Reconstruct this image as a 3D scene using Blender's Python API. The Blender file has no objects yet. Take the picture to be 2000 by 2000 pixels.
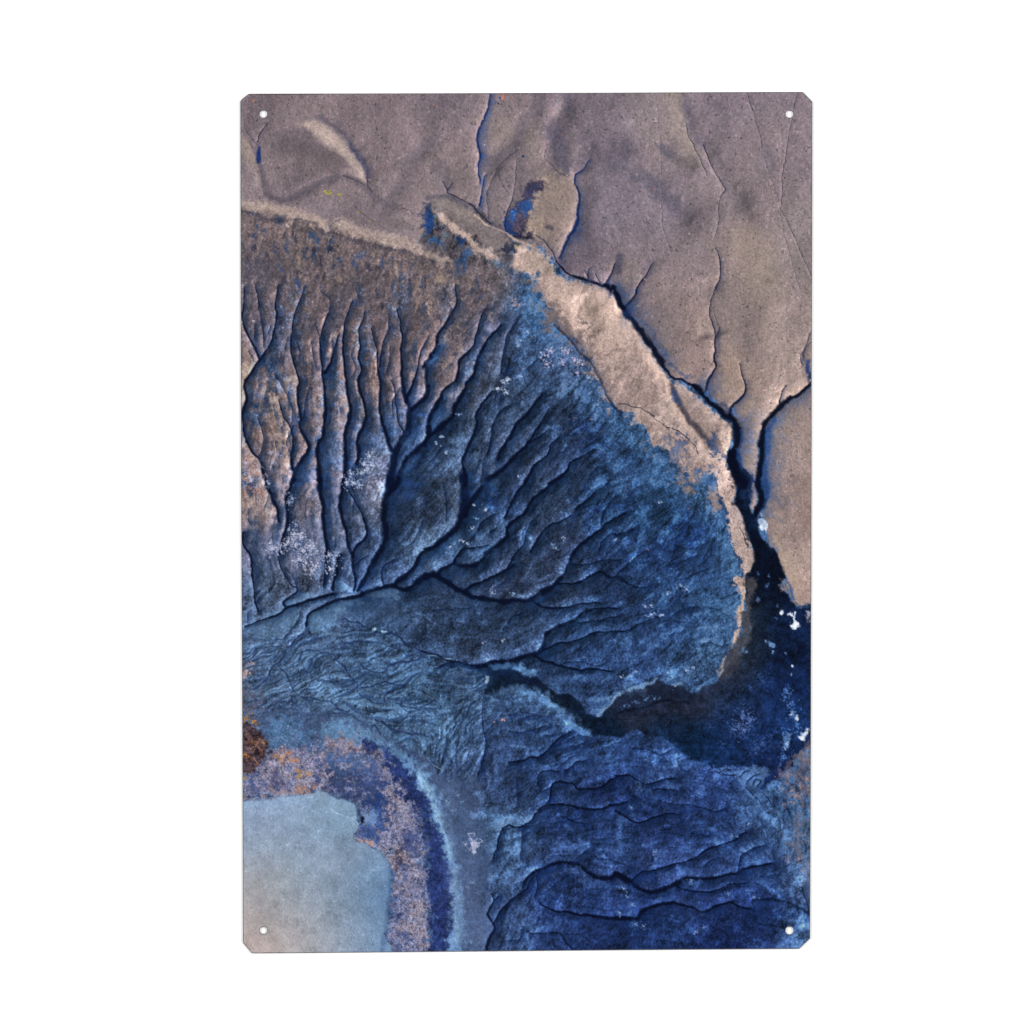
import bpy, math
import numpy as np

# ---------------------------------------------------------------------------
#  A printed metal sheet with clipped corners and four mounting holes, hung on
#  a plain white backdrop.  The print (an aerial view of eroded ground) is
#  painted procedurally, feature by feature, into a colour attribute.
#  Coordinates of the painting are in millimetre-like plate units (x right,
#  y down); one unit is U metres.
# ---------------------------------------------------------------------------
X0, Y0, X1, Y1 = 464.0, 176.0, 1592.0, 1868.0
STEP = 1.25
F32 = np.float32
nx = int((X1 - X0) / STEP) + 1
ny = int((Y1 - Y0) / STEP) + 1
gx = (X0 + np.arange(nx) * STEP).astype(F32)
gy = (Y0 + np.arange(ny) * STEP).astype(F32)
GX, GY = np.meshgrid(gx, gy)

# ------------------------------------------------------------------ noise --
def vnoise(x, y, scale, seed, sy=None):
    """smooth value noise in 0..1 at arbitrary coordinates"""
    sy = sy or scale
    rng = np.random.RandomState(seed)
    N = 256
    t = rng.rand(N, N).astype(F32)
    u = x / scale + 1000.0
    v = y / sy + 1000.0
    iu = np.floor(u).astype(np.int32)
    iv = np.floor(v).astype(np.int32)
    fu = (u - iu).astype(F32)
    fv = (v - iv).astype(F32)
    fu = fu * fu * (3 - 2 * fu)
    fv = fv * fv * (3 - 2 * fv)
    a0, a1 = iu & 255, (iu + 1) & 255
    b0, b1 = iv & 255, (iv + 1) & 255
    p = t[b0, a0] * (1 - fu) + t[b0, a1] * fu
    q = t[b1, a0] * (1 - fu) + t[b1, a1] * fu
    return p * (1 - fv) + q * fv

def fbm(x, y, scale, seed, octs=4, gain=0.5):
    s = 0.0
    a = 1.0
    tot = 0.0
    for o in range(octs):
        s = s + a * vnoise(x, y, scale / (2 ** o), seed + o * 17)
        tot += a
        a *= gain
    s = s / tot
    return np.clip((s - 0.5) * 1.5 + 0.5, 0, 1)

def sst(a, b, x):
    t = np.clip((x - a) / (b - a), 0, 1)
    return t * t * (3 - 2 * t)

WX = ((fbm(GX, GY, 14, 1, 3) - 0.5) * 7).astype(F32)
WY = ((fbm(GX, GY, 14, 5, 3) - 0.5) * 7).astype(F32)
NF = fbm(GX, GY, 9, 11, 3).astype(F32)          # patchy edge noise
NC = fbm(GX, GY, 40, 21, 4).astype(F32)
RW = np.random.RandomState(7)
WHITE = RW.rand(ny, nx).astype(F32)
DITH = (vnoise(GX, GY, 2.4, 55) - .5 + (WHITE - .5) * .6).astype(F32)

IMG = np.zeros((ny, nx, 3), F32)

# ------------------------------------------------------------ coordinates --
TILE = {'v': (0, 0, .966), 'a': (440, 160, 4.83),
        'b': (834, 176, 5.005), 'c': (1206, 176, 5.005),
        'd': (466, 556, 5.005), 'e': (834, 556, 5.005), 'f': (1206, 556, 5.005),
        'g': (466, 936, 5.005), 'h': (834, 936, 5.005), 'i': (1206, 936, 5.005),
        'j': (466, 1226, 5.005), 'k': (834, 1226, 5.005), 'l': (1206, 1226, 5.005),
        'm': (466, 1486, 5.005), 'n': (834, 1486, 5.005), 'o': (1206, 1486, 5.005)}

def parse(s):
    """'t x,y[,w] ...' with tile letters switching the origin -> list"""
    out = []
    o = TILE['v']
    for tok in s.split():
        if tok in TILE:
            o = TILE[tok]
            continue
        p = [float(q) for q in tok.split(',')]
        out.append([o[0] + p[0] / o[2], o[1] + p[1] / o[2]] + p[2:])
    return out

def spline(pts, closed=False, n=5):
    P = np.array(pts, float)
    if len(P) < 3:
        return P
    out = []
    m = len(P)
    rng = range(m if closed else m - 1)
    for i in rng:
        if closed:
            a, b, c, d = P[(i - 1) % m], P[i], P[(i + 1) % m], P[(i + 2) % m]
        else:
            a, b, c, d = P[max(i - 1, 0)], P[i], P[i + 1], P[min(i + 2, m - 1)]
        for k in range(n):
            t = k / n
            out.append(0.5 * ((2 * b) + (c - a) * t + (2 * a - 5 * b + 4 * c - d) * t * t
                              + (3 * b - a - 3 * c + d) * t ** 3))
    if not closed:
        out.append(P[-1])
    return np.array(out)

def window(P, pad):
    x0 = max(int((P[:, 0].min() - pad - X0) / STEP), 0)
    x1 = min(int((P[:, 0].max() + pad - X0) / STEP) + 2, nx)
    y0 = max(int((P[:, 1].min() - pad - Y0) / STEP), 0)
    y1 = min(int((P[:, 1].max() + pad - Y0) / STEP) + 2, ny)
    return slice(y0, max(y1, y0)), slice(x0, max(x1, x0))

def seg_dist(P, sl, wx, wy, closed=False, pad=1e9):
    """distance, nearest-vector and parameter for a polyline, over a window"""
    px, py = GX[sl] + wx, GY[sl] + wy
    D = np.full(px.shape, 1e9, F32)
    VX = np.zeros_like(D)
    VY = np.zeros_like(D)
    T = np.zeros_like(D)
    m = len(P)
    ox, oy = sl[1].start, sl[0].start
    for i in range(m if closed else m - 1):
        a, b = P[i], P[(i + 1) % m]
        # restrict to the neighbourhood of this piece
        lx0 = max(int((min(a[0], b[0]) - pad - X0) / STEP) - ox, 0)
        lx1 = min(int((max(a[0], b[0]) + pad - X0) / STEP) + 2 - ox, px.shape[1])
        ly0 = max(int((min(a[1], b[1]) - pad - Y0) / STEP) - oy, 0)
        ly1 = min(int((max(a[1], b[1]) + pad - Y0) / STEP) + 2 - oy, px.shape[0])
        if lx1 <= lx0 or ly1 <= ly0:
            continue
        w = (slice(ly0, ly1), slice(lx0, lx1))
        dx, dy = b[0] - a[0], b[1] - a[1]
        L2 = dx * dx + dy * dy + 1e-9
        qx, qy = px[w] - F32(a[0]), py[w] - F32(a[1])
        t = np.clip((qx * F32(dx) + qy * F32(dy)) / F32(L2), 0, 1)
        vx, vy = qx - t * F32(dx), qy - t * F32(dy)
        d = np.sqrt(vx * vx + vy * vy)
        k = d < D[w]
        D[w] = np.where(k, d, D[w])
        VX[w] = np.where(k, vx, VX[w])
        VY[w] = np.where(k, vy, VY[w])
        T[w] = np.where(k, i + t, T[w])
    return D, VX, VY, T

def inside(P, px, py):
    r = np.zeros(px.shape, bool)
    m = len(P)
    for i in range(m):
        ax, ay = P[i][0], P[i][1]
        bx, by = P[(i + 1) % m][0], P[(i + 1) % m][1]
        if ay == by:
            continue
        c = ((ay > py) != (by > py)) & (px < (bx - ax) * (py - ay) / (by - ay) + ax)
        r ^= c
    return r

LAST = None
def region(s, feather=4, rough=1.0, patch=0.35, smooth=True):
    """soft organic mask of a closed outline -> (slices, mask)"""
    P = np.array([p[:2] for p in parse(s)])
    if smooth:
        P = spline(P, True, 3)
    sl = window(P, feather * 2 + 8)
    wx, wy = WX[sl] * F32(rough), WY[sl] * F32(rough)
    pad = feather * 2 + 10
    D, _, _, _ = seg_dist(P, sl, wx, wy, True, pad)
    D = np.minimum(D, pad)
    ins = inside(P, GX[sl] + wx, GY[sl] + wy)
    sd = np.where(ins, D, -D) / feather
    sd = sd + (NF[sl] - 0.5) * F32(patch * 7) + DITH[sl] * F32(patch * 3.2)
    return sl, sst(-1, 1, sd).astype(F32)

def col(c):
    return np.array(c, F32) / 255

def blend(sl, m, c):
    v = IMG[sl]
    c = c if isinstance(c, np.ndarray) and c.ndim == 3 else col(c)
    IMG[sl] = v + (c - v) * m[..., None]

def fill(s, c, alpha=1.0, feather=4, rough=1.0, patch=0.35, var=0.12, smooth=True):
    sl, m = region(s, feather, rough, patch, smooth)
    cc = col(c) * (1 + (NC[sl] - 0.5)[..., None] * 2 * var + (.24 * G2[sl] + .12 * M6[sl])[..., None])
    blend(sl, m * alpha, cc.astype(F32))

def brush(s, w, c, alpha=1.0, soft=1.0, rough=1.0, patch=0.3, var=0.1):
    """soft stroke; per point width may follow x,y"""
    pts = parse(s)
    P = spline([p[:2] for p in pts], False, 4)
    W = [p[2] if len(p) > 2 else w for p in pts]
    wmax = max(W)
    pad = wmax * (0.6 + soft) + 6
    sl = window(P, pad)
    if sl[0].stop <= sl[0].start or sl[1].stop <= sl[1].start:
        return
    D, _, _, T = seg_dist(P, sl, WX[sl] * rough, WY[sl] * rough, False, pad)
    ww = np.interp(T / 4, np.arange(len(W)), W).astype(F32) if len(P) > 2 else wmax
    e = D / (ww * 0.5) + (NF[sl] - 0.5) * patch * 3 + DITH[sl] * patch * 1.2
    m = 1 - sst(1 - 0.7 * min(soft, 1), 1 + 0.7 * soft, e)
    cc = col(c) * (1 + (NC[sl] - 0.5)[..., None] * 2 * var + (.24 * G2[sl] + .12 * M6[sl])[..., None])
    blend(sl, (m * alpha).astype(F32), cc.astype(F32))

LX, LY = 0.88, 0.47                                  # towards the low sun
DARK = col((7, 15, 36))
def crack(s, w0=4, w1=None, a=0.95, sh=1.0, hl=1.0, blue=(30, 58, 110), rough=0.5, ks=1.8, dark=DARK):
    pts = parse(s)
    w1 = w0 if w1 is None else w1
    n = len(pts)
    W = [p[2] if len(p) > 2 else w0 + (w1 - w0) * i / max(n - 1, 1) for i, p in enumerate(pts)]
    P = spline([p[:2] for p in pts], False, 4)
    # small sideways wander, so no reach is a perfect curve
    wmax = max(W)
    pad = wmax * (ks * 3.2) + 6
    sl = window(P, pad)
    if sl[0].stop <= sl[0].start or sl[1].stop <= sl[1].start:
        return
    D, VX, VY, T = seg_dist(P, sl, WX[sl] * rough, WY[sl] * rough, False, pad)
    ww = np.interp(T / 4 if len(P) > 2 else T, np.arange(len(W)), W).astype(F32)
    ww = ww * (0.62 + 0.75 * NF[sl])
    # fade both tips
    fade = np.ones_like(ww)
    side = (VX * LX + VY * LY) / (D + 0.8)
    e = D / ww
    pos = np.clip(side, 0, 1)
    neg = np.clip(-side, 0, 1)
    core = 1 - sst(0.12, 0.62, e - 0.12 * pos)
    shadow = np.sqrt(pos) * np.exp(-(e / ks) ** 1.4) * (1 - core)
    light = neg * np.exp(-(np.maximum(e - 0.5, 0) / 1.3)) * (1 - core)
    v = IMG[sl]
    v = v * (1 + light[..., None] * 0.34 * hl * np.array([1.08, 1.0, .93], F32))
    s_ = np.clip(shadow * 0.80 * sh, 0, 1)[..., None]
    v = v + (col(blue) * (0.7 + 0.6 * NF[sl][..., None]) - v) * s_
    c_ = (core * a * fade)[..., None]
    v = v + (dark - v) * c_
    IMG[sl] = v.astype(F32)

def cracks(txt, ws=1.0, **kw):
    for line in txt.strip().splitlines():
        line = line.strip()
        if not line or line[0] == '#':
            continue
        head, body = line.split(':', 1)
        h = [float(q) for q in head.split()]
        k = dict(kw)
        k['w0'] = h[0] * ws
        if len(h) > 1:
            k['w1'] = h[1] * ws
        if len(h) > 2:
            k['a'] = h[2]
        if len(h) > 3:
            k['sh'] = h[3]
        crack(body, **k)

def speck(s, c, n, rx, ry=None, size=2.0, alpha=0.9, seed=0, rot=0):
    """scatter of small irregular flecks round each listed centre"""
    rng = np.random.RandomState(seed + int(rx * 13))
    ry = ry or rx
    for p in parse(s):
        for k in range(n):
            r = abs(rng.normal(0, .5))
            th = rng.rand() * 6.283
            ex, ey = r * rx * math.cos(th), r * ry * math.sin(th)
            x = p[0] + ex * math.cos(rot) - ey * math.sin(rot)
            y = p[1] + ex * math.sin(rot) + ey * math.cos(rot)
            sz = size * (0.5 + rng.rand())
            jx = int((x - X0) / STEP)
            jy = int((y - Y0) / STEP)
            q = int(sz * 1.5 / STEP) + 2
            sl = (slice(max(jy - q, 0), min(jy + q + 1, ny)), slice(max(jx - q, 0), min(jx + q + 1, nx)))
            if sl[0].stop <= sl[0].start or sl[1].stop <= sl[1].start:
                continue
            d = np.hypot(GX[sl] - x + WX[sl] * .25, (GY[sl] - y) * (0.8 + .5 * rng.rand()) + WY[sl] * .25)
            m = 1 - sst(sz * .35, sz * .85, d)
            blend(sl, m * alpha * (0.55 + .45 * rng.rand()), np.array(c, float) * (0.85 + .3 * rng.rand()))

def field(txt, sig=34.0, ncomp=3, q=8):
    """smooth field through scattered control values (tile v coordinates)"""
    R = []
    for tok in txt.replace('\n', ' ').split(';'):
        t = tok.replace(',', ' ').split()
        if len(t) == 2 + ncomp:
            R.append([float(z) for z in t])
    R = np.array(R, F32)
    R[:, :2] /= .966
    cx, cy = GX[::q, ::q], GY[::q, ::q]
    num = np.zeros(cx.shape + (ncomp,), F32)
    den = np.zeros(cx.shape, F32)
    for r in R:
        d2 = (cx - r[0]) ** 2 + (cy - r[1]) ** 2
        w = np.exp(-d2 / (2 * sig * sig)) + 1e-3 / (1 + d2 / 900) ** 2
        num += w[..., None] * r[2:]
        den += w
    f = num / den[..., None]
    # bilinear upsample
    iy = np.arange(ny) / q
    ix = np.arange(nx) / q
    y0 = np.minimum(iy.astype(int), f.shape[0] - 2)
    x0 = np.minimum(ix.astype(int), f.shape[1] - 2)
    fy = (iy - y0)[:, None, None].astype(F32)
    fx = (ix - x0)[None, :, None].astype(F32)
    f0 = f[y0][:, x0] * (1 - fx) + f[y0][:, x0 + 1] * fx
    f1 = f[y0 + 1][:, x0] * (1 - fx) + f[y0 + 1][:, x0 + 1] * fx
    return f0 * (1 - fy) + f1 * fy

def lic(ang, n=14, step=1.6, src=None, seed=3):
    """streaks of noise dragged along a direction field"""
    src = WHITE if src is None else src
    acc = src.copy()
    cxx, syy = np.cos(ang).astype(F32), np.sin(ang).astype(F32)
    for sgn in (1, -1):
        jx = np.tile(np.arange(nx, dtype=F32), (ny, 1))
        jy = np.tile(np.arange(ny, dtype=F32)[:, None], (1, nx))
        for k in range(n):
            ix = np.clip(jx, 0, nx - 1).astype(np.int32)
            iy = np.clip(jy, 0, ny - 1).astype(np.int32)
            jx += cxx[iy, ix] * F32(step * sgn / STEP)
            jy += syy[iy, ix] * F32(step * sgn / STEP)
            ix = np.clip(jx, 0, nx - 1).astype(np.int32)
            iy = np.clip(jy, 0, ny - 1).astype(np.int32)
            acc += src[iy, ix]
    acc -= acc.mean()
    acc /= acc.std() * 2
    return acc                                        # about -1..1

LIGHT = 1.46; INKSPEC = 0.002; LAMP = 60
# ================================================================= PAINTING
# ---- 1. the low ground: fan, delta and lower slopes -----------------------
BLUE = '''480,440,112,100,104;600,470,106,95,98;750,500,102,93,98;900,520,95,89,98;480,520,90,86,98;560,560,98,88,92;700,560,98,88,92;850,560,104,92,92;940,560,92,88,96;1000,560,62,98,150;
1020,600,60,98,150;940,620,62,76,110;470,620,92,88,100;470,690,140,118,112;520,640,72,80,106;560,650,98,90,98;620,650,96,86,94;700,650,96,86,92;780,640,96,86,92;860,640,94,85,92;900,650,74,78,98;1000,680,55,80,120;1080,680,72,98,143;
470,800,130,112,112;520,760,122,106,106;600,780,92,88,100;650,780,110,98,98;700,740,106,93,95;760,760,74,77,95;830,720,98,87,90;830,800,52,70,98;900,720,68,77,98;960,760,54,74,106;1050,780,50,72,108;1130,760,60,92,140;1200,800,62,98,145;
480,880,130,115,125;520,860,125,108,108;600,880,113,99,102;640,860,88,89,106;700,860,78,86,110;800,880,46,64,92;860,860,57,76,108;930,860,54,66,90;1000,860,47,62,90;1080,860,42,60,95;1160,860,43,70,112;1260,880,52,85,132;1340,930,68,105,155;
480,960,140,120,118;560,950,90,90,106;620,930,85,88,105;680,960,78,83,102;800,950,44,56,80;870,960,52,65,86;940,940,38,55,86;1050,950,42,58,86;1150,950,42,69,108;1250,960,40,72,115;1320,1000,35,62,105;1380,1050,65,105,155;
470,1040,82,92,122;560,1040,100,105,135;640,1030,74,84,108;720,1040,53,75,112;800,1030,60,80,108;880,1030,50,73,108;980,1030,46,62,92;1060,1040,44,58,88;1150,1040,38,62,104;1250,1060,36,60,102;1340,1080,43,72,120;
480,1120,78,98,132;560,1110,73,88,116;650,1110,58,77,112;740,1090,52,71,106;850,1090,52,71,106;950,1100,47,60,88;1050,1110,43,58,86;1150,1100,38,58,98;1250,1120,44,73,120;1350,1150,60,98,148;
490,1180,80,102,138;600,1170,70,93,130;700,1150,60,86,128;800,1160,51,71,104;900,1180,49,71,108;1000,1180,47,66,98;1100,1180,43,68,110;1200,1190,43,69,115;1300,1200,50,81,130;1360,1230,65,100,150;
490,1250,80,103,140;600,1240,70,98,136;700,1240,58,84,121;800,1220,47,67,102;900,1230,54,73,106;1000,1240,42,60,94;1100,1250,42,67,113;1200,1260,47,74,125;1300,1260,60,95,150;
500,1310,76,102,138;600,1320,80,108,146;700,1310,78,108,146;800,1310,56,85,120;880,1330,58,82,115;950,1290,48,72,110;1000,1340,62,91,136;1050,1320,47,71,112;1150,1310,55,82,132;
500,1370,74,98,136;600,1370,76,103,144;700,1370,82,112,150;800,1380,78,108,148;870,1400,64,90,128;950,1390,52,75,118;1030,1400,54,84,132;1120,1420,50,80,133;1200,1420,50,80,138;
880,1480,62,82,118;950,1480,52,76,120;1050,1470,48,75,124;1150,1480,38,58,108;1250,1460,55,85,143;1350,1480,45,70,128;1450,1500,65,100,152;1500,1520,75,115,168;
960,1560,76,110,154;1050,1550,42,66,115;1150,1570,45,71,122;1250,1560,42,64,118;1350,1570,40,64,113;1450,1580,65,98,152;1510,1600,80,112,158;
960,1640,60,87,128;1050,1640,48,71,118;1150,1640,50,75,128;1250,1650,55,80,138;1350,1640,48,72,124;1450,1640,50,80,138;1510,1680,78,110,160;
940,1720,62,87,132;1050,1720,40,62,115;1150,1720,45,69,127;1250,1720,45,68,123;1350,1720,38,56,106;1450,1720,31,50,104;1510,1740,75,112,172;
970,1770,64,92,142;1050,1770,45,71,128;1150,1770,34,54,106;1250,1760,38,64,122;1350,1770,26,44,94;1450,1770,35,59,117;1510,1780,80,115,165'''
DIRS = '''470,300,92;800,250,95;1100,250,80;1400,300,85;1500,600,92;1300,600,88;470,600,92;560,700,95;650,700,88;760,700,98;860,620,112;940,640,122;470,850,85;560,900,95;650,900,90;740,850,110;
860,780,120;950,800,128;1050,800,135;1150,800,140;820,900,122;950,900,125;1100,900,130;1250,900,140;560,1050,78;650,1050,92;750,1000,105;850,1000,125;980,1000,122;1100,1000,135;1250,1000,145;
1350,1000,95;750,1080,150;900,1080,150;1100,1080,150;1250,1080,155;1350,1150,165;500,1180,150;600,1180,165;700,1150,170;850,1170,20;1000,1200,150;1150,1180,158;1250,1200,160;1350,1250,140;
480,1260,140;560,1250,150;650,1250,170;750,1280,20;830,1300,20;500,1340,160;600,1330,170;700,1350,20;800,1370,30;870,1330,160;850,1400,115;880,1380,105;780,1420,35;900,1440,95;950,1400,175;
1050,1400,165;1000,1330,10;1150,1400,160;1250,1450,5;1350,1350,175;1450,1300,100;950,1550,170;1100,1550,170;1250,1550,5;1400,1550,40;1480,1600,100;1000,1650,150;1150,1650,15;1300,1650,165;
1450,1650,5;950,1750,105;1100,1750,10;1300,1750,15;1450,1750,20;700,1500,60;600,1450,10;780,1650,100;870,1650,95;500,1700,100'''
_d = ';'.join('%s,%s,%f,%f' % (t.split(',')[0], t.split(',')[1],
     math.cos(math.radians(2 * float(t.split(',')[2]))), math.sin(math.radians(2 * float(t.split(',')[2]))))
     for t in DIRS.replace('\n', '').split(';') if t)
_f = field(_d, 45, 2)
ANG = (np.arctan2(_f[..., 1], _f[..., 0]) / 2 + (fbm(GX, GY, 60, 31, 3) - 0.5) * 1.1).astype(F32)
del _f
_src = (0.5 * WHITE + 0.5 * vnoise(GX, GY, 4, 41)).astype(F32)
STR = lic(ANG, 13, 1.7, _src)                        # medium streaks
_src2 = (vnoise(GX, GY, 7, 43) * .6 + vnoise(GX, GY, 15, 47) * .4).astype(F32)
STR2 = lic(ANG, 16, 2.6, _src2)                      # broad streaks
GR = (WHITE - 0.5).astype(F32)
G2 = (vnoise(GX, GY, 2.6, 51) - 0.5).astype(F32)
M6 = (fbm(GX, GY, 10, 61, 3) - 0.5).astype(F32)
M20 = (fbm(GX + STR2 * 3, GY, 30, 71, 4) - 0.5).astype(F32)

def glow(s, w, gain, add=(0, 0, 0), soft=1.5):
    pts = parse(s)
    P = spline([p[:2] for p in pts], False, 4)
    pad = w * (0.6 + soft) + 6
    sl = window(P, pad)
    if sl[0].stop <= sl[0].start or sl[1].stop <= sl[1].start:
        return
    D, _, _, _ = seg_dist(P, sl, WX[sl] * 1.5, WY[sl] * 1.5, False, pad)
    e = D / (w * .5) + (NF[sl] - .5) * 2.4 + (vnoise(GX[sl], GY[sl], 3.5, 171) - .5) * 1.2
    m = (1 - sst(.3, 1 + soft * .7, e))[..., None]
    v = IMG[sl]
    IMG[sl] = np.clip(v * (1 + (gain - 1) * m) + col(add) * m, 0, .80)
CRP = '''4.5 6: b 615,40 600,150 565,260 520,360 490,450 500,560 515,640
5 3.4: b 512,620 510,700 505,800 512,900
2 5: b 570,820 550,900 540,950 525,1060 508,1130
2 8: b 1580,680 1530,770 1450,830 1440,900 1480,1000 1495,1080 1470,1180 1470,1270 1430,1380
8 6: b 1435,1370 1370,1470 1330,1560 1305,1640
1.6 3.4 .9: b 150,900 185,960 200,1005 280,1040 370,1080 460,1140 490,1200 560,1250 620,1300
1.4 2 .8: b 245,910 190,985
3 9: b 1260,1680 1360,1780 1480,1830 1620,1880 1760,1915
1.4 3 .7: b 1540,1760 1580,1840
1.4 3 .7: b 1610,1730 1570,1780 1580,1850
1.4 3 .7: b 1640,1790 1700,1880
1.4 1.8 .55 .3: b 900,570 800,650 700,730 660,850 600,960 590,1100 600,1250
1.4 2.5 .6 .4: b 870,690 860,850 850,950 830,1080 790,1170 765,1280 770,1380
1.3 1.6 .5 .3: b 1160,560 1150,660 1210,730 1290,800 1370,850
1.2 1.2 .4 .2: b 1170,200 1170,300
1.4 1.2 .4 .3: b 690,820 740,920 790,1010
2 5 .6 .6: b 1060,1410 1200,1540 1260,1670
1.4 2.4 .6 .5: c 680,330 690,440 740,530 800,650 840,740 870,830
2.2 2.2 .75 .5: c 840,530 900,700 960,810 1060,970
1.6 1.4 .7 .4: c 1060,975 1010,1030 990,1150 990,1280 940,1440
1.6 4.5 .8: c 950,1540 990,1620 1010,1760 990,1860 965,1940
1.5 1.3 .55 .2: c 1270,30 1330,230 1390,430 1410,560
1 1.1 .35 .2: c 1430,620 1460,750 1530,950 1590,1130
1.3 1.8 .6 .2: c 1590,1140 1700,1370 1780,1560 1890,1800
1.3 1.3 .6 .2: c 1750,30 1700,330 1650,620 1610,880 1610,1120
1 1.2 .45 .2: c 1590,1140 1620,1380 1700,1660 1780,1932
1 1 .3 .1: c 380,130 410,400 430,700 430,1000 430,1250
1.2 1.2 .4 .1: c 430,1250 470,1430 530,1580
2 6: c 350,1690 280,1800 190,1940 f 170,100 90,210
1.4 3.5 .9: f 970,0 910,180 900,270 940,400 955,500
3.5 7: f 955,500 955,620 940,720 960,800 920,880 880,960 860,1050
1.3 1.5 .5 .2: f 945,170 940,250 980,360
2 3 .7: f 995,410 980,470 955,520
2 8: f 1190,770 1225,890 1260,1000 1230,1080 1150,1160 1100,1230 1090,1300
1.3 2.4 .7: f 1890,430 1835,600 1790,700 1800,790
1.3 2.4 .7: f 1890,550 1830,620 1815,720
2 3.6 .8: f 1650,985 1600,1050 1590,1160
3 5 .7: b 1830,1690 1800,1800 1755,1880
1.2 1.6 .4 .2: a 180,340 190,450 300,590
2 2.4 .55 .3: a 400,380 330,480 300,560
1.5 2 .7 .3: a 1335,830 1335,950 1380,1040
1.5 2 .7 .3: a 1120,880 1220,920 1310,970
1.4 1.6 .6 .2: a 1660,1190 1740,1220 1780,1250
1.4 1.6 .6 .2: a 980,1370 1030,1320 1090,1300
1.3 1.5 .5 .2: a 1210,1160 1290,1240 1390,1320
1.3 1.5 .5 .2: a 1830,1240 1880,1180 1932,1140
8 16: f 0,90 180,400 400,720 480,840 640,930 830,1060 1000,1230 1160,1370 1150,1600
8 15: f 1900,950 1700,1110 1490,1290 1410,1480 1395,1750 1375,1932 i 1395,220
'''
CR1 = '''
2 5: d 60,20 50,180 35,280 60,420 110,540 170,640 195,720
2.5 7: d 390,0 360,180 370,300 345,450 320,560 260,650 200,740 120,860 60,960 60,1040 75,1120 45,1210 20,1300
1.6 3.4 .7: d 190,150 210,300 240,450 240,600
2 3 .7: d 160,0 190,140 205,220
2 8: d 640,20 600,140 550,280 525,420 515,560 520,700 560,820 590,940 575,1060 590,1180 610,1290 600,1400 650,1490 685,1570 670,1640 620,1720 560,1800 530,1900
8 4: g 545,0 480,120 470,250 485,380 470,470 430,560 415,640 395,740
2 9: d 870,280 850,350 820,450 800,600 810,750 825,900 840,1060 845,1200 830,1350 825,1480 775,1560 760,1650 780,1760 790,1932
9 4: g 785,0 800,120 825,250 830,420 850,560 865,680 850,760 850,900 830,1040
2 6: d 980,480 960,560 930,650 900,770 840,860
2 9: d 1120,160 1060,290 1030,450 1015,620 1030,780 1045,900 1060,1050 1100,1180 1085,1290 1050,1420 1040,1560 1040,1700 1035,1932
8 5: g 1020,0 1010,130 985,250 1010,360 1040,480 1060,580 1080,680 1110,740 1120,820 1130,900 1140,1000 1120,1090
2 8: d 1230,260 1190,400 1180,520 1190,620 1170,720 1200,830 1175,930 1190,1040 1230,1160 1245,1280 1220,1390 1170,1480 1170,1600 1155,1740
2 8: d 1300,420 1340,600 1360,750 1370,900 1385,1050 1380,1200 1400,1320 1430,1420 1460,1520 1500,1620
1.5 5 .8: d 1480,400 1400,620 1385,800
1.5 3 .6: d 1480,600 1470,760 1450,860
2 16: d 1550,240 1600,480 1585,620 1600,780 1600,920 1620,1060 1660,1160 1670,1240 1660,1350 1640,1450 1580,1540 1540,1640 1500,1760 1470,1960
1.5 6: d 1860,500 1790,650 1750,800 1710,950 1660,1080 1640,1150
6 9: d 1950,600 1932,640 1860,740 1830,870 1850,990 1830,1090 1760,1160 1690,1220
6 12: d 1960,1200 1880,1310 1860,1400 1860,1480 1790,1570 1700,1650 1620,1740 1580,1850 1560,1932
1.6 4 .85: d 1490,930 1530,1080 1540,1220 1560,1340 1610,1440
3 6: d 40,1290 50,1440 90,1560 150,1660 210,1720 240,1830 270,1932
6 5: g 265,50 310,130 340,220 380,290 390,420
2 6: d 390,1120 430,1260 490,1370 530,1480 530,1580 510,1680 530,1800
1.6 4 .5 1.2: d 340,860 430,1000 500,1150 530,1300 510,1380
1.6 3 .6 1.2: d 690,1010 660,1130 640,1280 610,1330
1.5 3 .7: d 740,380 790,520 805,600
1.5 2.5 .6: d 480,1440 500,1560 490,1620
3 3 .6 1: d 160,380 150,520
1.5 3 .6 1: d 190,1290 230,1420 240,1560 190,1700
1.5 2.4 .5 1: d 720,620 740,740 760,800
1.5 3 .5 1: d 1140,30 1180,140
1.5 3 .5 1: d 800,60 890,150 880,300
1.5 3 .5 1: d 1460,280 1470,420
1.4 2.4 .5 1: d 1100,660 1140,820 1100,900
4 3: g 45,510 50,640 110,740 130,850 140,970 150,1090 165,1200 190,1300
2 2 .5: g 90,1290 80,1400
2 4: g 380,740 410,850 460,950 510,1030 560,1060 570,1100 500,1150 440,1210 450,1240
1.5 2 .6: g 460,860 540,980 565,1070
7 6: g 1000,740 970,790 960,900 930,1000 920,1080
2.5 6: g 1060,90 1130,190 1190,320 1230,420 1255,500 1240,570 1180,630 1130,680 1115,760
14 6: g 1490,0 1460,140 1430,250 1410,380 1435,470 1430,580 1400,670 1340,760 1290,850 1240,950 1190,1040 1165,1090
12 8: g 1560,0 1520,80 1470,150
2 4 .8: g 1530,770 1420,850 1390,900 1400,1000 1420,1040
3 3 .6: g 1250,760 1180,800 1130,860
2 2 .6: g 1280,850 1260,960 1200,1060
3 5 .6: g 160,0 100,60
'''
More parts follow.
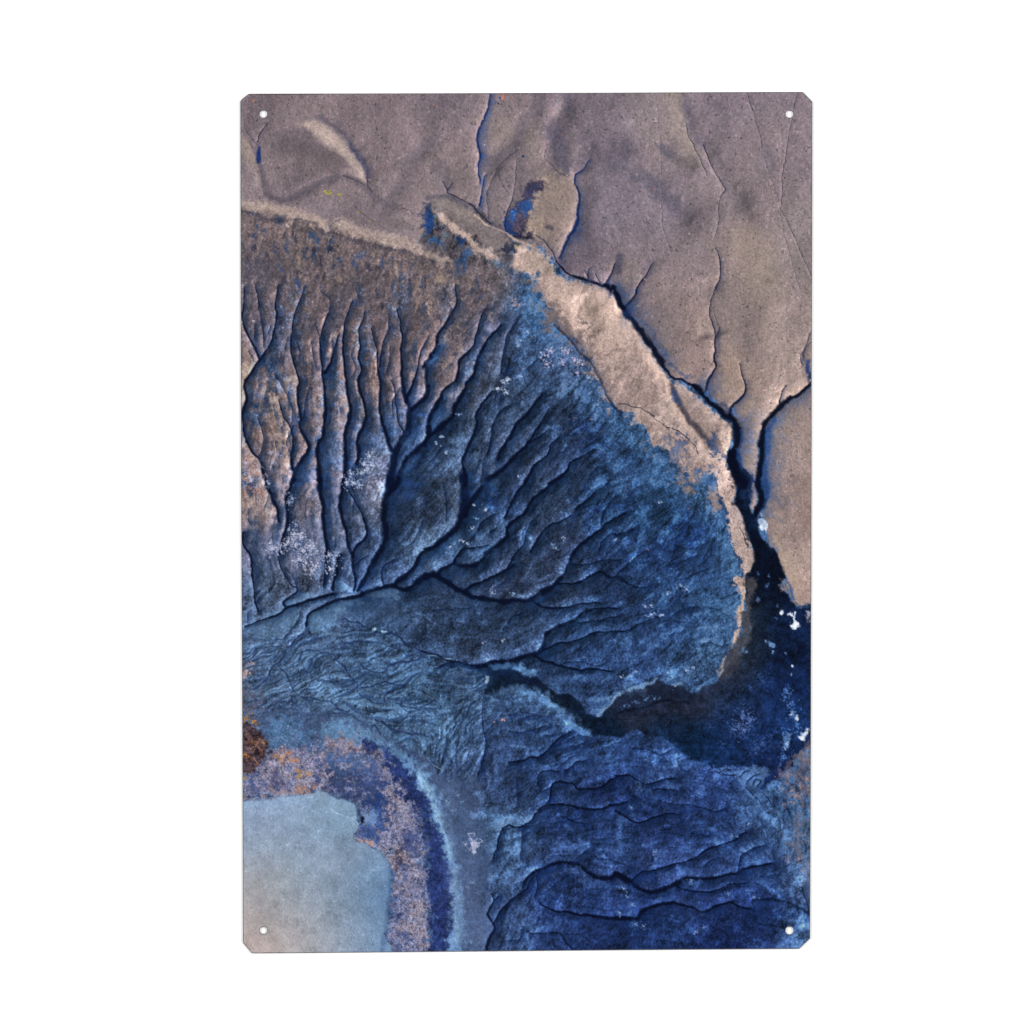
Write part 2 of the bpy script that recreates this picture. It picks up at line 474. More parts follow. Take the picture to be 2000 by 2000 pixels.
CR2 = '''
6 9: g 1960,640 1850,700 1770,740 1730,840 1660,920 1580,980 1520,1035
9 12: g 1200,1130 1320,1080 1430,1050 1520,1050 1600,1080 1690,1050 1760,980 1850,935 1950,935
9 3: g 1220,1120 1080,1160 950,1190 830,1240 720,1290 670,1350 660,1440
6 3: g 930,1120 700,1180 560,1220 450,1270 350,1340 200,1380 60,1440
2 2 .5: g 600,1290 580,1370 520,1460 440,1560
15 8: h 340,-30 370,130 345,300 320,420 250,510 150,590 60,660 -20,690
8 10: h 540,80 430,220 370,340
2 3 .6: h 160,40 190,250 190,400
2 4 .8: h 680,330 560,400 500,490
2 3 .8: h 690,470 620,520
5 4: h 990,-20 880,140 800,290 755,380
5 10: h 1330,-20 1100,130 1010,220 950,330 830,410 785,470 780,560 710,630 600,710 520,790 440,840 340,845 270,820
3 8: h 600,650 450,670 350,680 290,760 240,830 140,880 110,940
2 4: h 1040,400 980,500 950,620 870,720 820,810 790,870
2.5 5: h 1400,360 1290,410 1160,480 1100,560 1040,640 1010,710
5 6: h 850,830 790,880 680,930 560,990 450,1040 380,1090
12 9: h -20,952 80,940 150,980 230,1040 330,1090 430,1140 560,1160 680,1190 760,1200 850,1180 940,1190 1030,1170
10 4: h 1020,1180 1110,1110 1200,1060 1260,1010 1320,950 1370,860 1410,760 1440,700 1520,630 1620,550 1700,490 1760,420 1932,330
5 4: h 1260,1015 1400,1020 1520,990 1600,940 1700,900 1790,960 1870,950 1950,1000
6 3: h 1030,1190 1120,1240 1250,1260 1400,1250 1500,1220 1700,1210
3 2 .7: h 1400,820 1560,830 1700,800 1900,790
3 2 .8: h 1690,690 1710,600 1790,540 1880,540
3 5: h 1760,40 1680,100 1580,190 1450,290
3 4 .7: h 1850,160 1780,240 1720,360 1700,450
3 5 .8: h 130,1840 200,1800 300,1790 450,1830
9 9: h 440,1830 560,1820 640,1790
9 9: h 560,1830 640,1780 800,1780 940,1740 1040,1710 1110,1670
9 3: h 1100,1680 1150,1590 1180,1500 1290,1440 1420,1380 1520,1310 1640,1270 1850,1260
4 2.5: h 1110,1685 1200,1650 1290,1600 1400,1590 1530,1550 1640,1500 1780,1490 1940,1485
6 4: h 1060,1730 1130,1780 1240,1800 1330,1830 1450,1860 1600,1860 1800,1870
2 1.5 .7: h 1330,1800 1500,1780 1650,1830 1760,1790
2.5 2 .7: h 930,1310 840,1340 790,1400 740,1470
3 4 .8: h -60,1680 100,1720 200,1770 330,1790
1.6 2.4 .4: h 1560,160 1700,60
4 3 .6: h 1480,1400 1700,1380 1900,1320
2 2 .5: h 40,1280 200,1270 420,1260
'''
CR3 = '''
2 7: e 275,-10 290,170 230,300 150,430 100,500 80,620 20,720 -40,800
2 9: e 570,230 500,420 460,570 400,660 320,740 300,870 270,950 180,1020 120,1130 60,1230 20,1330 5,1450
4 10: e 720,400 610,520 530,640 490,760 450,880 380,980 330,1090 270,1190 240,1290 170,1350 90,1430 20,1480 -30,1560
1.5 4 .75: e 870,360 790,490 760,590 740,720 725,870
3 7: e 650,1040 560,1140 490,1240 480,1340 470,1430 420,1530 380,1640 350,1740 370,1860 375,1960
4 9: e 1130,1060 1060,1150 980,1260 870,1370 810,1490 740,1600 690,1700
2 5 .75: e 850,1150 720,1240 660,1330 630,1450 610,1580 585,1650
2.5 10: e 1195,1210 1130,1340 1060,1430 1000,1530 960,1600 880,1650 800,1740 700,1830 580,1900
2 5 .8: e 1200,1420 1090,1490 1000,1550
3 6: e 1290,1490 1220,1560 1180,1660 1110,1720 1040,1790 980,1880 940,1950
2 7: e 1640,1600 1500,1690 1400,1740 1370,1820 1290,1880 1190,1940
2 3 .5: e 720,1080 700,1180
2 3 .4: e 1680,1500 1500,1620
2 2 .4: e 1140,700 1040,760 960,840
4 5 .45 .4: e 1240,390 1380,520 1480,650 1620,790 1700,950 1770,1110 1850,1230
5 6 .5: e 560,1700 540,1850 520,1932
2 4 .6: i 390,1340 250,1400 100,1470 -10,1490
2 4 .7: i 290,1050 180,1050 80,1010 -10,965
2 4 .6: i 310,690 200,750 130,810 20,900 -20,950
3 6 .45: i 340,350 200,460 60,520 -20,550
3 3 .35: i 880,620 700,680 560,640
3 3 .35: i 1120,1370 960,1270 780,1250 600,1280
3 3 .35: i 780,740 640,800 500,840
2 2 .6: i 820,1610 900,1600 1020,1640 1040,1580
'''
CR4 = '''
1.6 3 .7 .5: k 560,670 540,820 550,1000 580,1130 560,1220 520,1350 490,1430
3 4: k 1400,1010 1290,1080 1200,1180 1110,1250 1000,1270 940,1300 800,1310
2.5 4 .8: k 1570,1290 1470,1310 1400,1370 1340,1400
3 3 .8: n 1090,260 1080,180 1100,120 1170,100 1280,100
5 3: n 1950,130 1830,170 1750,230 1640,270 1480,275 1420,220 1330,205 1240,220 1210,290 1190,390 1120,450 1060,520 1020,590 930,635
3 2.5: n 940,635 870,655 800,630 740,660 710,720 680,860 640,960
5 5: n 1130,440 1290,420 1420,440 1520,470 1680,480 1780,440 1870,430 1950,400
4 3 .6: n 1300,540 1400,580 1540,620
12 6: n 1950,1170 1850,1120 1780,1145 1680,1145 1600,1110 1530,1050 1460,1010 1330,990 1200,1020 1080,1070
6 3: n 1090,1065 1000,1120 940,1200 930,1250
9 3: n 1950,1540 1760,1540 1660,1520 1520,1505 1380,1480 1240,1465 1150,1425 1080,1380
6 3 .9 .6: n 570,1860 620,1720 660,1630 630,1570 590,1500 630,1420 650,1370 630,1300
4 2: n 650,1590 700,1500 780,1400 850,1330 960,1260 1000,1180 1060,1120
2 3 .8: n 650,1370 700,1330
2 2 .8: n 1060,1330 1070,1250 1080,1130 1110,1080
3 4 .8: n 970,1660 1060,1690 1200,1680 1310,1700 1360,1780 1430,1850
2 2 .5: n 860,200 880,300 880,420
2 2 .5: n 930,670 930,780 910,960
2 2 .6: n 520,0 530,80 490,150
3 2 .6: n 1600,840 1500,930 1420,980
3 3 .5: n 1700,880 1800,960 1932,1020
2 2 .5: n 800,1750 900,1740 920,1640
4 3: o -20,140 110,145 200,190 290,230 420,190 560,170
5 3: o -20,490 100,560 190,600 290,580 480,510 590,520
10 5: o -20,1100 100,1160 200,1240 290,1275 400,1275 500,1230 570,1200 680,1140 820,1150 960,1140 1060,1110 1180,1100 1240,1050 1400,1020 1500,1000
9 4: o -20,1535 180,1540 240,1470 330,1430 480,1390 600,1400 720,1430 830,1475 930,1430 1090,1385 1200,1430 1300,1440
3 4: o 150,1170 230,1090 350,1070 500,1030 600,1000 700,970 800,920 880,860 1010,820 1130,790 1200,730 1260,700
4 2: o 560,1210 700,1270 880,1280 960,1260 1100,1210 1250,1200
3 3 .8: o 740,430 850,470 950,500 1050,470
3 3 .7: o 1180,1090 1200,960 1240,900 1340,850 1420,830
8 5 .6: o 1320,1370 1450,1350 1600,1370 1760,1430 1860,1490
3 3 .6: o 340,290 480,280 600,300
3 3 .6: o 400,380 520,420 700,430
2 2 .6: o 730,710 820,730 900,735
4 2 .6: o 1800,1240 1830,1330 1880,1500
3 2 .5: o 840,1030 900,980 960,960
2 2 .5: o 200,1500 400,1500 600,1550
3 3 .6: l 150,1180 300,1190 420,1230 540,1190
3 2 .5: l 580,1280 620,1380 700,1400
2 2 .5: k 800,850 900,830 1060,850 1180,860
2 2 .5: k 900,900 1000,870 1060,860
2 2 .5: k 800,1010 900,1020 1080,980 1200,970
2 2 .5: k 1140,1060 1260,1040 1400,1010
2 2 .5: k 1180,1180 1300,1140 1460,1060 1600,1080
2 2 .5: k 1260,1200 1420,1160 1560,1120
'''
IMG[:] = field(BLUE, 30) / 255
_l = IMG.mean(2, keepdims=True)
IMG[:] = (_l + (IMG - _l) * .97) * .97
_t = sst(1480, 1250, GY)
_t *= np.clip((IMG[..., 2] - IMG[..., 0]) * 6, 0, 1)
IMG[..., 2] *= 1 - .02 * _t
IMG[..., 0] *= 1 + .02 * _t
_t = sst(1380, 1500, GY) * sst(880, 980, GX)
IMG[..., 2] *= 1 - .01 * _t
IMG[..., 1] *= 1 - .02 * _t
IMG *= (1 - .05 * _t)[..., None]
sl, fm = region('v 430,395 600,430 800,480 940,540 960,620 900,700 850,760 780,800 700,900 660,1000 430,1060', 40, 0, 0)
FAN = np.zeros((ny, nx), F32)
FAN[sl] = fm
sl, fm = region('v 430,395 600,430 800,480 940,540 900,600 430,600', 30, 0, 0)
FT = np.zeros((ny, nx), F32)
FT[sl] = fm
# frost-blue apron under the saddle and odd pale patches
fill('b 780,1960 900,1840 1060,1860 1100,1960 e 1130,60 1180,220 1200,330 1080,360 960,260 860,240 780,120 800,10', (74, 116, 170), 0.46, 14, 1.5, .8, .2)
fill('e 1300,520 1420,560 1600,760 1700,920 1760,1100 1600,1060 1500,900 1420,760', (70, 106, 160), 0.34, 14, 1.5, .9, .2)
fill('f 0,1180 120,1230 160,1380 270,1380 320,1550 440,1600 560,1730 670,1860 690,1950 400,1960 200,1700 60,1500 0,1400', (66, 108, 160), 0.34, 16, 1.5, .8, .25)
fill('i 840,220 960,420 1060,480 1100,640 980,600 900,480 850,380', (80, 124, 178), 0.43, 9, 1.5, .7, .2)
fill('i 650,0 960,0 1020,200 900,240 800,160 700,140', (78, 120, 172), 0.37, 14, 1.5, .7, .2)
fill('i 1100,780 1200,850 1240,940 1180,980 1110,900', (86, 132, 184), .75, 7, 1.4, .5, .2)
fill('i 1070,1100 1160,1110 1180,1260 1120,1370 1080,1250', (78, 120, 172), 0.43, 9, 1.4, .6, .2)
fill('i 800,1600 1030,1620 1080,1680 1000,1850 850,1900 700,1840 800,1740', (80, 118, 168), 0.37, 14, 1.4, .6, .2)
fill('l 0,640 200,560 400,470 560,420 800,380 980,440 860,580 700,640 600,540 400,500 200,600 0,690', (88, 128, 180), 0.28, 14, 1.4, .9, .2)
fill('f 400,1330 500,1380 560,1500 480,1500 440,1440', (70, 108, 156), .9, 5, 1.4, .5, .2)
# dark smudges in the right half of the fan
for s_ in ('i 480,1380 700,1250 760,1320 620,1420 500,1480', 'i 600,420 740,340 860,480 760,560 640,520', 'i 380,640 560,600 760,640 600,800 480,820',
           'e 1400,1400 1560,1300 1700,1420 1640,1560 1500,1540', 'i 0,250 140,180 180,280 60,380', 'i 0,620 100,620 120,720 40,780',
           'h 1440,300 1620,200 1640,320 1480,380', 'h 540,40 700,200 560,260 440,260', 'n 1100,1240 1300,1120 1500,1180 1480,1300 1250,1330',
           'n 1250,480 1500,560 1700,640 1800,680 1600,660 1400,640', 'o 0,380 280,340 460,400 300,440 100,440', 'o 200,1080 400,1090 380,1170 260,1180',
           'o 1500,1280 1800,1290 1840,1440 1700,1400 1500,1350', 'o 340,600 620,600 900,690 760,720 500,680', 'o 900,1460 1300,1440 1600,1500 1700,1640 1400,1560 1100,1540'):
    fill(s_, (24, 42, 84), .55, 13, 1.6, .8, .25)

# fan: bright right-facing faces of the ribs before the gullies go in
for s_ in ('d 30,430 90,560 150,690 110,860 30,960', 'd 400,440 490,640 520,740 570,880 560,1040 580,1200 560,1330 440,1000 400,700',
           'd 470,1320 530,1380 620,1500 660,1580 600,1660 540,1500', 'd 900,1100 1040,1060 1080,1180 1040,1400 1000,1600 880,1560 880,1300',
           'd 1220,800 1340,800 1360,1000 1370,1300 1310,1390 1290,1150 1210,980', 'd 1300,600 1340,620 1340,800 1290,780', 'd 1420,900 1490,940 1530,1100 1480,1240 1400,1200',
           'd 1040,460 1150,420 1180,600 1130,680 1040,600', 'd 200,900 380,960 460,1240 520,1500 560,1720 420,1700 240,1480 220,1200', 'd 110,1310 190,1320 230,1500 210,1660 120,1560',
           'd 600,560 690,600 740,800 680,860 600,820', 'd 1660,760 1720,800 1720,960 1650,1040', 'd 30,1500 100,1640 220,1740 240,1932 30,1932', 'g 30,80 200,180 160,300 40,280',
           'g 280,280 360,300 380,420 320,440', 'd 700,1000 790,1080 800,1280 760,1460 640,1460 700,1280', 'g 560,80 760,60 800,280 740,340 560,300',
           'd 830,430 980,440 1000,600 960,760 900,640', 'e 180,480 300,480 300,780 200,900 150,780', 'g 1300,30 1420,30 1400,240 1330,200'):
    sl_, m_ = region(s_, 10, 1.6, .7)
    blend(sl_, m_ * .50, np.clip(col((138, 114, 108)) * (1 + .3 * M20 + .2 * M6 + .3 * G2 + .08 * STR)[..., None] + (GR * .10)[..., None], 0, 1)[sl_].astype(F32))
for s_ in ('d 200,740 330,520 380,300 420,300 400,600 430,850 480,1000 540,1300 400,1000 260,820', 'd 840,880 960,820 980,1000 900,1080 860,1300 840,1100', 'd 540,160 640,100 600,420 560,560 530,480',
           'd 1150,60 1190,140 1240,420 1300,640 1220,760 1180,560', 'd 1060,1360 1150,1380 1140,1560 1060,1700', 'd 1260,1400 1440,1440 1480,1600 1300,1600 1200,1500',
           'd 40,1330 200,1060 220,1300 90,1330 60,1440', 'd 800,1500 900,1560 1000,1600 980,1800 820,1760', 'd 600,1760 740,1560 730,1760 560,1932', 'd 1560,40 1640,200 1560,420 1500,300',
           'e 60,80 220,60 230,300 140,330', 'e 340,720 480,640 480,820 330,960', 'd 1400,1250 1540,1240 1560,1420 1450,1450'):
    sl_, m_ = region(s_, 9, 1.6, .8)
    blend(sl_, m_ * .6, np.clip(col((62, 90, 132)) * (1 + .4 * M20 + .3 * M6 + .5 * G2)[..., None] + (GR * .08)[..., None], 0, 1)[sl_].astype(F32))

fill('v 600,800 700,760 800,800 740,960 700,1050 560,1080 470,1080 470,1000 560,960 600,880', (64, 80, 110), .42, 40, 1, .3, .1)
# relief: valleys carved along every gully, ribs of noise between them
HV = np.zeros((ny, nx), F32)
for txt in (CR1, CR2, CR3, CR4):
    for line in txt.strip().splitlines():
        if ':' not in line:
            continue
        head, body = line.split(':', 1)
        h = [float(q) for q in head.split()]
        pts = parse(body)
        P = spline([p[:2] for p in pts], False, 3)
        R1 = 5 + 1.7 * max(h[:2])
        sl = window(P, R1 * 3)
        if sl[0].stop <= sl[0].start or sl[1].stop <= sl[1].start:
            continue
        D, _, _, T = seg_dist(P, sl, WX[sl] * F32(.5), WY[sl] * F32(.5), False, R1 * 3)
        ww = h[0] + (h[1] - h[0]) * T / max(T.max(), 1)
        hh = (h[2] if len(h) > 2 else 1) * (ww / 7) ** .6 * np.exp(-np.maximum(D - ww * .3, 0) / (4.5 + 1.6 * ww))
        HV[sl] = np.maximum(HV[sl], hh)

def box(a, r):
    for ax in (0, 1):
        p = np.concatenate([np.repeat(a.take([0], ax), r + 1, ax), a, np.repeat(a.take([-1], ax), r, ax)], ax)
        c = np.cumsum(p.astype(np.float64), ax)
        n = a.shape[ax]
        a = ((c.take(range(2 * r + 1, 2 * r + 1 + n), ax) - c.take(range(0, n), ax)) / (2 * r + 1)).astype(F32)
    return a

def slope(h):
    gy_, gx_ = np.gradient(h, STEP)
    return -(gx_ * LX + gy_ * LY)

lv = slope(box(-HV, 2)) * 19
sm2 = box(STR2, 1)
M9 = (fbm(GX, GY, 22, 151, 3) - .5).astype(F32)
hn = sm2 * .42 + .30 * M6 + 1.5 * M20 + .9 * M9
lr = slope(box(hn.astype(F32), 1)) * (6.2 - 1.6 * FAN)
lf = slope(vnoise(GX, GY, 3.4, 141) * .5 + G2 * .35) * (1.3 - .7 * FAN)
lit = np.clip(lv + lr * (.75 - .42 * FAN) * (.45 + 1.1 * NC), -1.3, 1.3)
LIT = lit
pos, neg = np.clip(lit, 0, 1), np.clip(-lit, 0, 1)
v = IMG
tan_ = FAN * (1 - .25 * FT)
warmc = np.clip(v * 1.30 + np.array([.075, .045, .03], F32) * FAN[..., None] * .9, 0, .66)
v = v + (warmc - v) * (pos * .85)[..., None]
shade = v * .45 + np.array([.07, .125, .205], F32) * .55
shade = shade * (1 - .35 * neg[..., None])
v = v + (shade - v) * np.clip(neg * 1.25, 0, 1)[..., None]
# loose patches of blue shade and warm crests in the fan
hue = np.clip(0.55 * STR2 + 0.30 * STR + 0.8 * M20 + 1.0 * M6, -1, 1)
thr = sst(0.15, 0.7, -hue)
v = v + (col((46, 70, 106)) - v) * (thr * FAN * (.55 - .25 * FT))[..., None]
tn = sst(0.2, 0.8, hue)
v = v + (np.maximum(v, col((126, 105, 102))) - v) * (tn * FAN * .30)[..., None]
lum = np.exp(.34 * M6 + (.36 - .2 * FAN) * M20 + (.42 - .22 * FAN) * M9 + .12 * STR + .10 * STR2 * (1 - FAN) + (.44 - .18 * FAN) * G2 - .05 * (1 - FAN)) + lf
v = v * lum[..., None]
# pale dry crusts on the blue ground, thinned along the grain
pn = .6 * M6 + .25 * M20 + .30 * STR + .16 * STR2 + .45 * G2 + .12 * pos
LR = sst(1420, 1560, GY) * sst(900, 1000, GX)
pt = sst(0.25, 0.85, pn + .5 * M9) * (1 - FAN) * (.36 - .14 * LR)
v = v + (np.clip(v * 1.4 + col((24, 32, 36)), 0, .8) - v) * pt[..., None]
pd = sst(0.22, 0.60, -pn) * (1 - FAN) * .45
v = v + (v * .5 - v) * pd[..., None]
v = v + (GR * .055)[..., None] * np.array([1.1, 1, .95], F32)
cap = np.array([.42, .53, .70], F32) * (1 - FAN[..., None]) + FAN[..., None] * .72
v = np.clip(v, 0, 1)
v = np.where(v > cap * .7, cap * .7 + cap * .3 * np.tanh((v - cap * .7) / (cap * .3)), v)
IMG[:] = np.clip(v, 0, 1)

# ---- 2. delta: pale braided flats, bottom left ----------------------------
fill('g 30,1380 200,1330 430,1260 640,1220 600,1300 560,1400 430,1570 140,1560 30,1500', (94, 128, 166), .55, 8, 1.5, .5, .15)
fill('g 690,1350 740,1290 960,1220 1010,1240 960,1330 880,1480 780,1500 690,1470', (98, 134, 172), .8, 5, 1, .3, .2)
fill('g 440,1200 560,1110 640,1120 700,1150 620,1200 500,1230 450,1240', (90, 122, 160), .6, 6, 1, .5, .2)
fill('g 960,1280 1060,1180 1300,1090 1520,1090 1680,1180 1700,1350 1600,1490 1420,1490 1150,1400 1000,1370', (74, 102, 142), .45, 9, 1.2, .6, .2)
brush('g 980,1290 1060,1200 1200,1150 1350,1095 1560,1100', 16, (120, 158, 196), .6, .8, 1, .7)
fill('k 0,890 100,860 220,940 200,1040 60,1080 0,1050', (98, 138, 178), .55, 9, 1.4, .7, .2)
fill('j 700,560 800,540 1000,570 1200,620 1230,720 1100,760 940,700 720,620', (104, 142, 184), .6, 9, 1.4, .7, .2)
fill('j 1150,830 1400,880 1620,760 1700,790 1560,900 1340,910', (100, 140, 182), .6, 8, 1.4, .6, .2)
fill('j 1200,450 1400,330 1800,330 1880,420 1600,560 1300,560', (92, 130, 172), .5, 12, 1.4, .8, .2)
fill('j 1540,1030 1700,1040 1800,1150 1640,1150 1540,1090', (92, 132, 178), .6, 6, 1.4, .6, .2)
fill('j 100,180 500,200 700,260 600,420 300,420 100,360', (84, 116, 154), .4, 16, 1.4, .7, .2)
DL = np.zeros((ny, nx), F32)
sl, fm = region('g 30,1560 400,1600 640,1500 1000,1400 1300,1490 1560,1560 1900,1720 k 200,330 480,400 600,480 560,640 540,900 570,1180 500,1400 240,1480 0,1290 j 1780,1260 1500,1130 1300,960 1000,840 600,870 190,880 30,800', 20, 1, .2)
DL[sl] = fm
braid = lic(ANG + (fbm(GX, GY, 26, 83, 3) - .5) * 1.8, 20, 1.7, _src)
IMG[:] = IMG * (1 + DL * np.clip(slope(box(braid, 1)) * 1.5, -.34, .36))[..., None]
vein = sst(.15, .8, -braid)
IMG[:] = IMG + (col((40, 62, 102)) - IMG) * (vein * DL * .66)[..., None]
IMG[:] = IMG + (col((122, 158, 196)) - IMG) * (sst(.25, .95, braid) * DL * .32)[..., None]
cracks('''
3.2 5 .8 .5: g 1000,1380 1150,1400 1300,1480 1500,1500 1620,1590 1750,1660 1900,1700 1980,1730
2.6 2.6 .6 .3: g 160,1550 350,1570 520,1560 640,1510
2.6 2.6 .5 .3: g 60,1700 250,1650 400,1620 540,1570 640,1520
4 4 .55 .2: g 300,1932 320,1850 420,1760 470,1650 560,1580 640,1500 700,1460
4 4 .55 .3: j 70,590 160,590 260,510 310,420 360,350 430,300 480,210 560,120
3.5 4 .6 .4: j 380,370 450,430 510,530 540,620 640,690 780,710 920,740 1000,800 1090,820
3.5 4 .6 .4: j 190,790 300,770 400,740 470,720 560,750 620,820
3 3 .5 .4: j 400,760 430,800 520,800 600,840
3.5 4.5 .6 .4: j 340,870 500,860 700,850 850,850 1000,830 1120,860 1220,930 1330,970
3 3 .55 .3: j 90,640 170,690 200,740
3 4 .7 .5: j 560,370 640,240 760,230 880,240 960,300 1050,420 1120,520
3 3 .6 .4: j 760,510 900,530 1040,510 1150,540 1170,600 1220,680 1300,720 1400,740
4 4 .8 .5: j 1200,360 1300,430 1420,440 1480,360 1620,330 1760,300 1840,310
3.5 3.5 .8 .5: j 1430,740 1420,660 1500,620 1620,590 1560,560 1420,530 1300,560 1210,590
3 3 .7 .5: j 1540,740 1640,780 1760,790 1932,790
5 4 .85 .5: j 1340,910 1440,930 1520,1010 1640,1030 1760,1030 1850,1060
4 7 .85 .4: j 1280,1000 1340,960 1360,1030 1440,1090 1520,1140 1620,1190 1730,1240 1840,1290 1930,1370
3 3 .7 .5: j 1790,1240 1860,1170 1932,1140
2.4 2.4 .6 .4: j 1500,990 1600,900 1700,820
2.4 2.4 .6 .4: j 1640,960 1740,860 1820,830
3 2 .7 .5: j 1040,140 1200,130 1380,150 1500,190 1640,260
3 2 .6 .4: j 600,640 700,540 700,460 600,400
2.4 2 .6 .4: k 40,1290 100,1220 190,1120 260,1020 330,920 380,820
2.4 2 .6 .4: k 150,1450 240,1320 320,1180 370,1020
2.2 2 .55 .4: k 300,1420 380,1300 430,1160 450,980
2 2 .55 .4: k 0,760 150,680 300,640 430,560
2 2 .6 .4: k 0,480 120,520 260,580 400,600
3 2 .6 .4: k 0,1160 90,1120 170,1060 230,980
''', blue=(52, 80, 122), hl=.8, ks=1.0, rough=1.0, dark=col((26, 42, 78)))
brush('j 1840,1270 1900,1340 1990,1390', 1.6, (150, 158, 184), .8, .5, .2, 0)
brush('k 0,270 90,275', 2, (140, 175, 205), .7, .5, .2, 0)
brush('k 150,295 240,305', 2, (140, 175, 205), .7, .5, .2, 0)
fill('g 1300,1450 1350,1455 1340,1475 1310,1470', (165, 205, 225), .9, 2, .5, .3)
fill('g 1390,1470 1450,1480 1430,1500 1400,1495', (165, 205, 225), .9, 2, .5, .3)
fill('g 950,1030 1010,1020 1060,1060 1010,1100 950,1090', (128, 172, 208), .6, 7, 1, .5)

# ---- 3. plain: the smooth tan ground, top and right -----------------------
PLAIN = '''480,200,124,112,116;560,210,128,116,118;700,210,130,117,120;850,200,126,115,120;950,200,130,118,120;1100,200,128,117,124;1250,200,140,129,131;1350,200,134,122,129;1500,200,136,124,129;
480,300,128,116,120;560,290,124,112,114;640,310,126,114,116;750,270,132,119,122;850,300,132,119,121;960,280,138,125,125;1050,260,132,120,124;1150,300,122,112,121;1250,280,138,126,127;1350,300,134,122,126;1450,300,138,125,127;1510,300,136,124,129;
480,360,130,119,122;600,370,128,117,121;700,380,132,120,123;800,360,134,122,124;860,350,140,127,126;960,380,128,117,120;1040,370,138,125,121;1150,400,124,115,124;1250,380,128,118,126;1350,380,138,126,128;1450,380,140,127,128;1510,420,142,131,131;
1200,480,132,121,125;1300,480,134,122,124;1400,480,145,131,126;1500,500,145,133,131;1100,470,116,106,114;
1250,560,134,120,120;1300,620,140,125,120;1400,580,150,135,129;1500,600,156,141,135;1300,680,137,121,117;1430,680,154,138,131;1510,700,158,142,135;1400,740,152,134,125;1470,800,164,146,137;1510,850,158,141,134;1500,950,152,134,127;1500,1050,160,143,134;1520,1100,166,146,137'''
PL = field(PLAIN, 38) / 255 * np.array([1.0, .985, 1.005], F32)
speckn = sst(.80, .97, vnoise(GX, GY, 3.0, 91)) * .17 - sst(.82, .98, vnoise(GX, GY, 3.2, 93)) * .30
rlf = (fbm(GX, GY, 55, 95, 3) - .5)
rl = -(np.roll(rlf, -3, 1) - np.roll(rlf, 3, 1)) * 1.1
PL = PL * (1 + 0.035 * M20 + 0.035 * M6 + 0.17 * G2 + 0.03 * STR + speckn * 1.3 + rl * .22)[..., None]
PL = PL + (GR * .07)[..., None] * np.array([1.1, 1, .95], F32)
PL = PL + ((vnoise(GX, GY, 2.2, 97, 6) - .5) * .05)[..., None] * np.array([1.3, .6, 1.0], F32)
PL = np.clip(PL, 0, 1).astype(F32)
PLAINP = '''v 430,140 1600,140 1600,1140 1531,1145 i 1860,1215 1800,1275 1720,1200 1650,1000 1600,840 1500,680 1450,520 1440,300 1480,200 1470,0
 f 1440,1932 1440,1700 1460,1500 1480,1400 1420,1390 1380,1500 1370,1700 1350,1932 i 1370,100 1370,200 1330,330 1300,340 1290,230 1270,60 f 1300,1932 1200,1760 1150,1600 1200,1400 1080,1280 860,1100 640,930 520,910 380,760 180,450 0,180
 b 1760,1920 1500,1860 1340,1800 1260,1690 1120,1550 860,1470 640,1330 460,1160 200,1050 60,1080 20,1180 0,1300 a 1850,1500 1740,1540 1500,1470 1240,1420 1050,1370 960,1400 800,1290 600,1250 330,1190 120,1190'''
sl, m = region(PLAINP, 3, .8, .4, False)
blend(sl, m, PL[sl])
PM = np.zeros((ny, nx), F32)
PM[sl] = m

HP = np.zeros((ny, nx), F32)
for line in CRP.strip().splitlines():
    if ':' not in line:
        continue
    head, body = line.split(':', 1)
    h = [float(q) for q in head.split()]
    P = spline([p[:2] for p in parse(body)], False, 3)
    R1 = 7 + 2.2 * max(h[:2])
    sl = window(P, R1 * 3)
    if sl[0].stop <= sl[0].start or sl[1].stop <= sl[1].start:
        continue
    D, _, _, T = seg_dist(P, sl, WX[sl] * F32(.5), WY[sl] * F32(.5), False, R1 * 3)
    ww = h[0] + (h[1] - h[0]) * T / max(T.max(), 1)
    HP[sl] = np.maximum(HP[sl], (h[2] if len(h) > 2 else 1) * (ww / 7) ** .7 * np.exp(-D / (7 + 2.2 * ww)))

FOLDS = [(12, 1.0, 'a 860,330 1030,450 1130,550 1230,690 1310,850 1330,960'), (22, .8, 'c 600,20 650,200 700,400 840,560 1000,850 1180,1080 1300,1400'),
         (20, .8, 'b 1120,40 1060,250 880,450 680,640 600,760 560,900'), (22, .8, 'b 1380,40 1300,250 1220,420 1200,600 1290,760'), (16, .8, 'b 1590,480 1560,640 1440,830'),
         (18, .35, 'a 1930,560 1740,780 1600,1000 1500,1100'), (28, .6, 'c -20,600 180,840 330,920 460,1060 620,1180 700,1300'), (20, .5, 'c 430,540 620,700 760,740'),
         (34, .2, 'f 1300,-200 1220,300 1190,560 1200,780'), (30, .3, 'f 1660,200 1650,600 1640,985'), (36, .6, 'f 860,-100 900,300 950,520'), 
         (10, .8, 'a 150,520 240,650 300,800 340,980 440,1110'), (9, .7, 'a 560,1110 700,1050 860,960 1000,900 1150,890 1300,970 1400,1080 1560,1170 1800,1210'),
         (12, .7, 'b 40,1080 200,1045 340,1075 460,1150 560,1260 700,1350 860,1450'), (10, .7, 'b 170,740 170,880 200,1000'), (9, .6, 'b 700,720 650,860 600,980 590,1120 600,1250'), (9, .6, 'b 860,680 870,850 840,1040 780,1200'),
         (16, .5, 'f 1800,500 1790,640 1800,800 1830,940'), (10, .8, 'b 1120,1500 1240,1620 1340,1760 1480,1830 1740,1910'),
         (14, .6, 'f 520,960 620,1160 740,1340 860,1480 1000,1660'), (24, .6, 'e 1500,100 1560,300 1600,480'), (18, .5, 'b 940,1560 1060,1660 1200,1740')]
HQ = np.zeros((ny, nx), F32)
